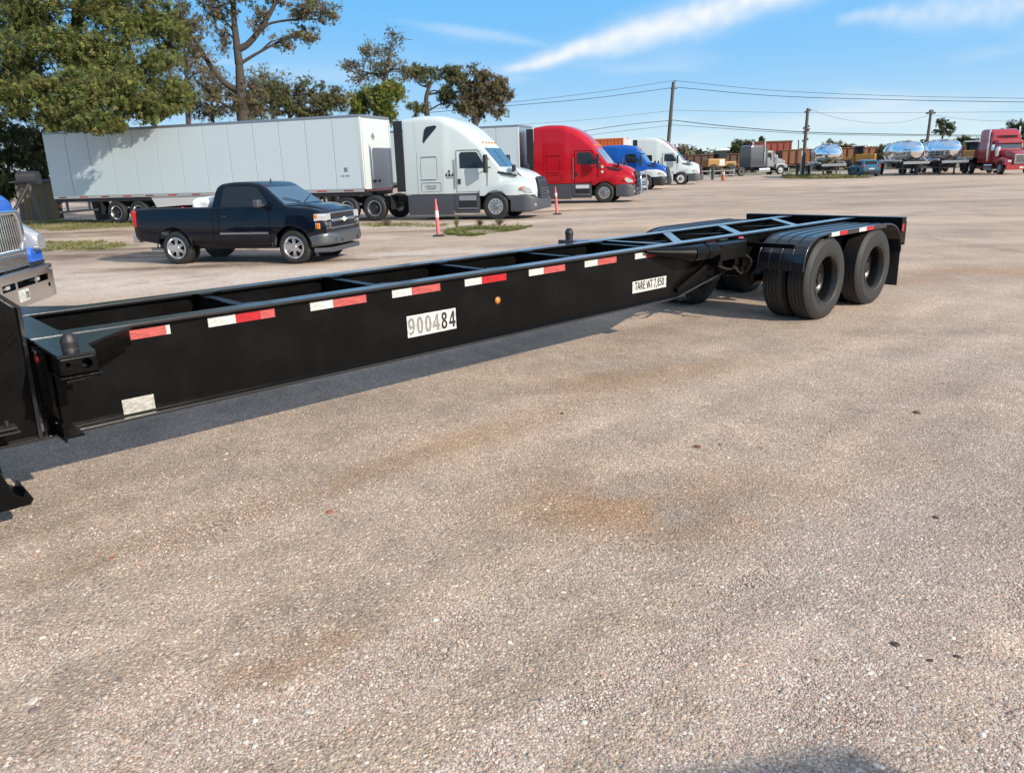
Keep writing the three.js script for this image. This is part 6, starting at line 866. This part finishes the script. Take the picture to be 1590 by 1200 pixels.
tree('leafy_tree', 'big yellow green tree drooping over the tail of the long white trailer', 11, { base: [-20.3, 40.5], trunk: [[120, 200, 40], [110, 120, 39.5], [120, 30, 39], [130, -60, 39]], r0: 0.42, limbs: [[[[160, 140, 39], [205, 110, 39]], 0.14], [[[60, 120, 39], [10, 90, 39]], 0.16], [[[200, 40, 39], [250, 20, 39]], 0.14], [[[60, 40, 39], [20, 0, 38]], 0.14]],
  clumps: [[30, 20, 38, 60, 45, 520], [110, 10, 38, 60, 45, 520], [190, 15, 38, 60, 40, 480], [250, 45, 39, 38, 38, 300], [20, 95, 37, 60, 42, 520], [100, 85, 37, 60, 42, 560], [180, 90, 37, 55, 42, 520], [240, 110, 38, 42, 38, 360], [270, 155, 39, 30, 30, 200], [20, 150, 36, 50, 26, 330], [100, 145, 34.5, 46, 30, 480], [165, 150, 34, 48, 32, 520], [215, 165, 35, 34, 24, 300], [135, 185, 33.5, 40, 18, 330], [165, 195, 33.5, 26, 12, 150], [85, 178, 34, 30, 22, 240], [255, 175, 38, 26, 14, 140], [-60, 40, 38, 60, 60, 420], [-60, 130, 37, 60, 40, 330], [60, -60, 38, 80, 50, 420], [200, -60, 39, 80, 50, 360]], cols: GREEN, size: 0.29, twigs: 12, dense: 4 });
tree('branching_tree', 'tall sparse tree with forked dark trunk behind the long white trailer', 12, { base: [-14.0, 46], trunk: [[378, 186, 46], [374, 140, 46], [371, 100, 46]], r0: 0.46, limbs: [[[[366, 60, 46], [362, 10, 46], [365, -40, 46]], 0.24], [[[385, 68, 46], [418, 22, 46], [440, -25, 46]], 0.22], [[[350, 130, 46], [322, 95, 46], [300, 60, 45.5], [270, 30, 45]], 0.2], [[[395, 85, 46], [440, 62, 46], [480, 52, 46]], 0.1], [[[360, 45, 46], [330, 15, 46]], 0.1], [[[410, 40, 46], [460, 30, 46], [500, 30, 46]], 0.09], [[[352, 165, 46], [320, 140, 46], [305, 125, 46]], 0.1]],
  clumps: [[300, 40, 45, 28, 28, 90], [330, 10, 46, 34, 24, 120], [275, 20, 45, 26, 26, 80], [365, -20, 46, 40, 25, 130], [420, -15, 46, 40, 24, 140], [470, 12, 46, 34, 20, 130], [505, 20, 46, 22, 18, 70], [480, 55, 46, 30, 16, 80], [440, 70, 46, 22, 14, 40], [400, 30, 46, 22, 22, 50], [300, 90, 45, 24, 30, 90], [320, 130, 45, 24, 26, 80], [345, 60, 46, 20, 24, 50], [400, 140, 46, 22, 22, 70], [385, 165, 46, 26, 18, 90]], cols: DULL, size: 0.3, twigs: 12, soft: 0.32, dense: 3.2 });
tree('shrub', 'thin leaved shrub showing over the middle of the long white trailer', 13, { base: xz(330, 190, 50), trunk: [[330, 190, 50], [328, 160, 50]], r0: 0.14, clumps: [[310, 165, 50, 22, 22, 90], [345, 170, 50, 20, 18, 70], [325, 140, 50, 20, 20, 60], [290, 150, 50, 20, 26, 90], [360, 150, 50, 18, 22, 60]], cols: DULL, size: 0.31, category: 'shrub' });
tree('shrub', 'olive shrub showing between the forked tree and the bright green bush', 14, { base: xz(450, 190, 52), trunk: [[450, 190, 52], [448, 165, 52]], r0: 0.16, clumps: [[420, 160, 52, 24, 24, 130], [455, 155, 52, 24, 22, 120], [490, 165, 52, 24, 20, 120], [520, 165, 52, 22, 18, 100], [435, 135, 52, 20, 20, 90], [405, 130, 52, 22, 20, 80], [480, 140, 52, 22, 18, 80], [515, 150, 52, 20, 16, 80], [400, 175, 52, 20, 14, 90], [470, 178, 52, 30, 12, 150]], cols: [[.12, .13, .045], [.09, .11, .04], [.15, .12, .06]], size: 0.31, category: 'shrub' });
tree('sparse_tree', 'pale thin leaved tree filling the gap beside the big yellow green tree', 41, { base: xz(290, 190, 60), trunk: [[292, 190, 60], [290, 130, 60], [286, 80, 60]], r0: 0.22, clumps: [[290, 60, 60, 30, 30, 90], [270, 95, 60, 28, 26, 110], [310, 100, 60, 28, 26, 100], [285, 135, 60, 32, 24, 130], [325, 150, 60, 26, 24, 110], [265, 160, 60, 26, 22, 110], [340, 120, 60, 20, 22, 60]], cols: [[.19, .18, .08], [.15, .16, .06], [.24, .19, .11], [.2, .15, .1]], size: 0.27, twigs: 16, soft: 0.3, twigR: 0.014 });
tree('sparse_tree', 'wispy olive tree standing behind the forked dark trunk', 42, { base: xz(425, 190, 62), trunk: [[424, 190, 62], [420, 150, 62], [418, 125, 62]], r0: 0.2, clumps: [[405, 120, 62, 26, 20, 90], [440, 130, 62, 26, 18, 90], [420, 150, 62, 34, 20, 150], [460, 160, 62, 28, 16, 120], [390, 165, 62, 26, 18, 120], [500, 150, 62, 26, 14, 80], [535, 160, 62, 24, 16, 100], [480, 175, 62, 40, 12, 160]], cols: [[.18, .17, .08], [.14, .15, .06], [.22, .17, .1]], size: 0.27, twigs: 16, soft: 0.3, twigR: 0.014 });
tree('bush', 'bright green rounded bush above the nose of the long white trailer', 15, { base: xz(585, 185, 52), trunk: [[590, 190, 52], [588, 165, 52]], r0: 0.18, clumps: [[600, 155, 51, 32, 30, 620], [575, 162, 51, 26, 24, 380], [545, 162, 51, 18, 26, 200], [605, 138, 51, 22, 16, 260]], cols: BUSH, size: 0.31, category: 'bush' });
tree('sparse_tree', 'sparse twiggy tree with bare top standing behind the bright green bush', 16, { base: xz(590, 190, 57), trunk: [[592, 190, 57], [596, 130, 57], [605, 80, 57]], r0: 0.2, limbs: [[[[612, 60, 57], [640, 62, 57]], 0.04], [[[606, 50, 57], [600, 36, 57]], 0.04], [[[560, 110, 57], [535, 100, 57]], 0.06]], clumps: [[575, 85, 57, 24, 18, 90], [605, 85, 57, 26, 22, 110], [540, 103, 57, 20, 10, 70], [590, 115, 57, 26, 18, 120], [560, 120, 57, 24, 14, 70], [612, 52, 57, 18, 14, 16], [625, 110, 57, 16, 16, 50]], cols: DULL, size: 0.24, twigs: 16, soft: 0.34, dense: 3.2 });
tree('leafy_tree', 'dark green tree standing behind the white tractor roof', 17, { base: xz(668, 190, 58), trunk: [[664, 190, 58], [662, 150, 58], [670, 125, 58]], r0: 0.24, limbs: [[[[690, 140, 58], [710, 120, 58]], 0.08], [[[650, 130, 58], [640, 110, 58]], 0.07]], clumps: [[650, 112, 58, 22, 18, 190], [690, 110, 58, 28, 16, 240], [710, 125, 58, 18, 18, 130], [690, 145, 58, 24, 20, 190], [650, 175, 58, 18, 16, 90], [720, 165, 58, 18, 20, 100]], cols: [[.13, .15, .055], [.10, .125, .05], [.17, .14, .07]], dense: 3.2, size: 0.31, soft: 0.3 });
tree('leafy_tree', 'brown tinged tree standing between the white and red tractors', 18, { base: xz(748, 195, 56), trunk: [[738, 195, 56], [742, 165, 56], [748, 135, 56]], r0: 0.24, limbs: [[[[765, 150, 56], [785, 135, 56]], 0.07], [[[725, 150, 56], [715, 140, 56]], 0.07]], clumps: [[740, 122, 56, 22, 14, 160], [770, 130, 56, 22, 16, 190], [760, 150, 56, 26, 20, 260], [725, 150, 56, 22, 20, 200], [785, 150, 56, 12, 14, 80], [740, 172, 56, 28, 18, 240], [775, 175, 56, 14, 14, 70], [735, 105, 56, 12, 8, 14]], cols: [[.16, .125, .07], [.18, .12, .07], [.14, .14, .06], [.13, .12, .06]], dense: 3.6, twigs: 14, size: 0.29, soft: 0.3 });
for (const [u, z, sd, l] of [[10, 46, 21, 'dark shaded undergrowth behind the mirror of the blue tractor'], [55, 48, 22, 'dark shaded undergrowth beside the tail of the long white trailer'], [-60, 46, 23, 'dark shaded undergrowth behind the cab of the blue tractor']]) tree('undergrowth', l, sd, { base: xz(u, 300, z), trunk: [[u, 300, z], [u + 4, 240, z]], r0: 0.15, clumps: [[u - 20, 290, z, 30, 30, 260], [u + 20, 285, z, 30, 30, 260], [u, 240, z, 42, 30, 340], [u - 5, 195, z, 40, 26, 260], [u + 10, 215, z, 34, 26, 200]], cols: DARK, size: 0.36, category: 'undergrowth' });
tree('far_tree', 'bushy green tree behind the dark grey bobtail tractor', 31, { base: xz(1155, 255, 128), trunk: [[1155, 255, 128], [1153, 240, 128]], r0: 0.22, clumps: [[1150, 228, 128, 16, 8, 130], [1170, 228, 128, 16, 9, 130], [1140, 236, 128, 14, 8, 110], [1183, 222, 128, 5, 9, 45], [1165, 240, 128, 20, 8, 130]], cols: DARK.concat(BUSH.slice(1, 2)), size: 0.8, twigR: 0.03, group: 'trees far beyond the yard' });
tree('far_tree', 'bare crowned dark tree behind the leaning lamp pole', 32, { base: xz(1466, 235, 110), trunk: [[1463, 225, 110], [1465, 205, 110]], r0: 0.2, clumps: [[1462, 192, 110, 9, 8, 34], [1473, 196, 110, 9, 8, 34], [1467, 204, 110, 13, 7, 40], [1477, 205, 110, 6, 6, 16]], cols: DARK, size: 0.6, twigR: 0.04, group: 'trees far beyond the yard' });
tree('far_tree', 'round green tree behind the tank trailer next to the flatbed', 33, { base: xz(1502, 245, 120), trunk: [[1502, 245, 120], [1500, 230, 120]], r0: 0.2, clumps: [[1496, 221, 120, 11, 8, 110], [1508, 226, 120, 11, 9, 110], [1500, 236, 120, 18, 7, 110]], cols: DARK.concat(BUSH.slice(1, 2)), size: 0.7, twigR: 0.03, group: 'trees far beyond the yard' });
tree('far_tree', 'dark branching tree behind the cab of the dark red tractor', 34, { base: xz(1580, 240, 95), trunk: [[1582, 240, 95], [1580, 205, 95]], r0: 0.2, clumps: [[1578, 196, 95, 12, 10, 60], [1592, 200, 95, 10, 12, 60], [1566, 205, 95, 10, 7, 30], [1590, 222, 95, 10, 12, 60], [1610, 205, 95, 14, 16, 90]], cols: DARK, size: 0.6, twigR: 0.03, group: 'trees far beyond the yard' });
for (const [u, sd, l] of [[1318, 35, 'low bush behind the teal hatchback'], [1295, 36, 'bare greyish tree behind the tank trailer next to the weathered pole'], [1375, 37, 'small dark tree behind the tank trailer next to the hatchback']]) tree('far_tree', l, sd, { base: xz(u, 250, 126), trunk: [[u, 250, 126], [u + 1, 236, 126]], r0: 0.15, clumps: [[u - 6, sd === 36 ? 222 : 231, 126, 9, 6, sd === 36 ? 10 : 60], [u + 6, sd === 36 ? 221 : 230, 126, 9, 6, sd === 36 ? 8 : 60], [u, 240, 126, 16, 6, 80]], cols: DARK.concat(DULL), size: 0.7, twigR: 0.03, group: 'trees far beyond the yard' });
// the wood along the horizon, one mass; leaf colours paled in place of haze
{
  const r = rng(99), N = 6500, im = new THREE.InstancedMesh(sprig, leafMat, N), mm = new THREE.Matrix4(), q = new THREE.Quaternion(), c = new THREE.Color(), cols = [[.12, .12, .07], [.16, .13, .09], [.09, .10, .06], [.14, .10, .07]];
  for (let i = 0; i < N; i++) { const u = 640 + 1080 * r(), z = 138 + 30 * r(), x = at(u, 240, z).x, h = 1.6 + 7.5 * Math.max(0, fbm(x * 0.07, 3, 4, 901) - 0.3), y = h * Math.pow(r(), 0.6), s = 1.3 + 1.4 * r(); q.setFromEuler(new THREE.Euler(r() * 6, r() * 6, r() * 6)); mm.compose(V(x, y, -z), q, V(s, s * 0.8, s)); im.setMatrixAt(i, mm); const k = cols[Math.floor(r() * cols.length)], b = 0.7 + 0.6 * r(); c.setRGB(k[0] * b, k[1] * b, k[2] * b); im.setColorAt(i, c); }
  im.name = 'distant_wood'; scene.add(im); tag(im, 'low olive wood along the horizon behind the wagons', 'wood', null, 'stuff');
  const hp = [], n = 40; for (let k = 0; k <= n; k++) hp.push([mix(-150, 220, k / n), 1.2 + 1.6 * fbm(k * 0.6, 1, 3, 911)]); const bank = obj('embankment', prism([[-150, -0.5], [220, -0.5], ...hp.reverse()], -172, -170), std(lin(0.11, 0.105, 0.07), 1)); tag(bank, 'dark wooded bank behind the distant trees', null, null, 'structure');
}
// weeds standing in the gravel
{
  const r = rng(61);
  for (const [u, v, h, l] of [[709, 356, 0.42, 'thin upright weed beside the green grass patch'], [776, 349, 0.16, 'low dark weed clump before the front wheel of the white tractor'], [745, 350, 0.14, 'low flat weed clump before the step of the white tractor'], [600, 350, 0.2, 'small weed growing before the drive wheels of the white tractor'], [182, 343, 0.4, 'tall grassy weed before the trailer wheels']]) {
    const p = onGround(u, v), t = thing('weed', l, 'weed', [p.x, 0, p.z], r() * 6, 'weeds in the gravel'), n = h > 0.3 ? 9 : 14;
    for (let k = 0; k < n; k++) { const a = r() * 6.28, w = (h > 0.3 ? 0.25 : 1.4) * h * (0.4 + r()), hh = h * (0.5 + 0.6 * r()); obj('stem', limb([V(0.03 * (r() - 0.5), 0, 0.03 * (r() - 0.5)), V(Math.cos(a) * w * 0.4, hh * 0.6, Math.sin(a) * w * 0.4), V(Math.cos(a) * w, hh, Math.sin(a) * w)], 0.008, 0.003, 4, 5), std(lin(0.1, 0.1, 0.04), 0.9), t); }
    const lv = []; for (let k = 0; k < (h > 0.3 ? 14 : 24); k++) { const a = r() * 6.28, w = (h > 0.3 ? 0.2 : 1.3) * h * r(), s = 0.16 + 0.12 * r(), g = sprig.clone(); g.scale(s, s, s); g.rotateY(r() * 6); g.translate(Math.cos(a) * w, h * (0.3 + 0.7 * r()), Math.sin(a) * w); lv.push(g); }
    const o = obj('leaves', lv, h > 0.3 ? std(lin(0.13, 0.15, 0.04), 0.9) : std(lin(0.09, 0.08, 0.04), 0.9), t); o.userData.kind = 'stuff';
  }
}
renderer.render(scene, camera);
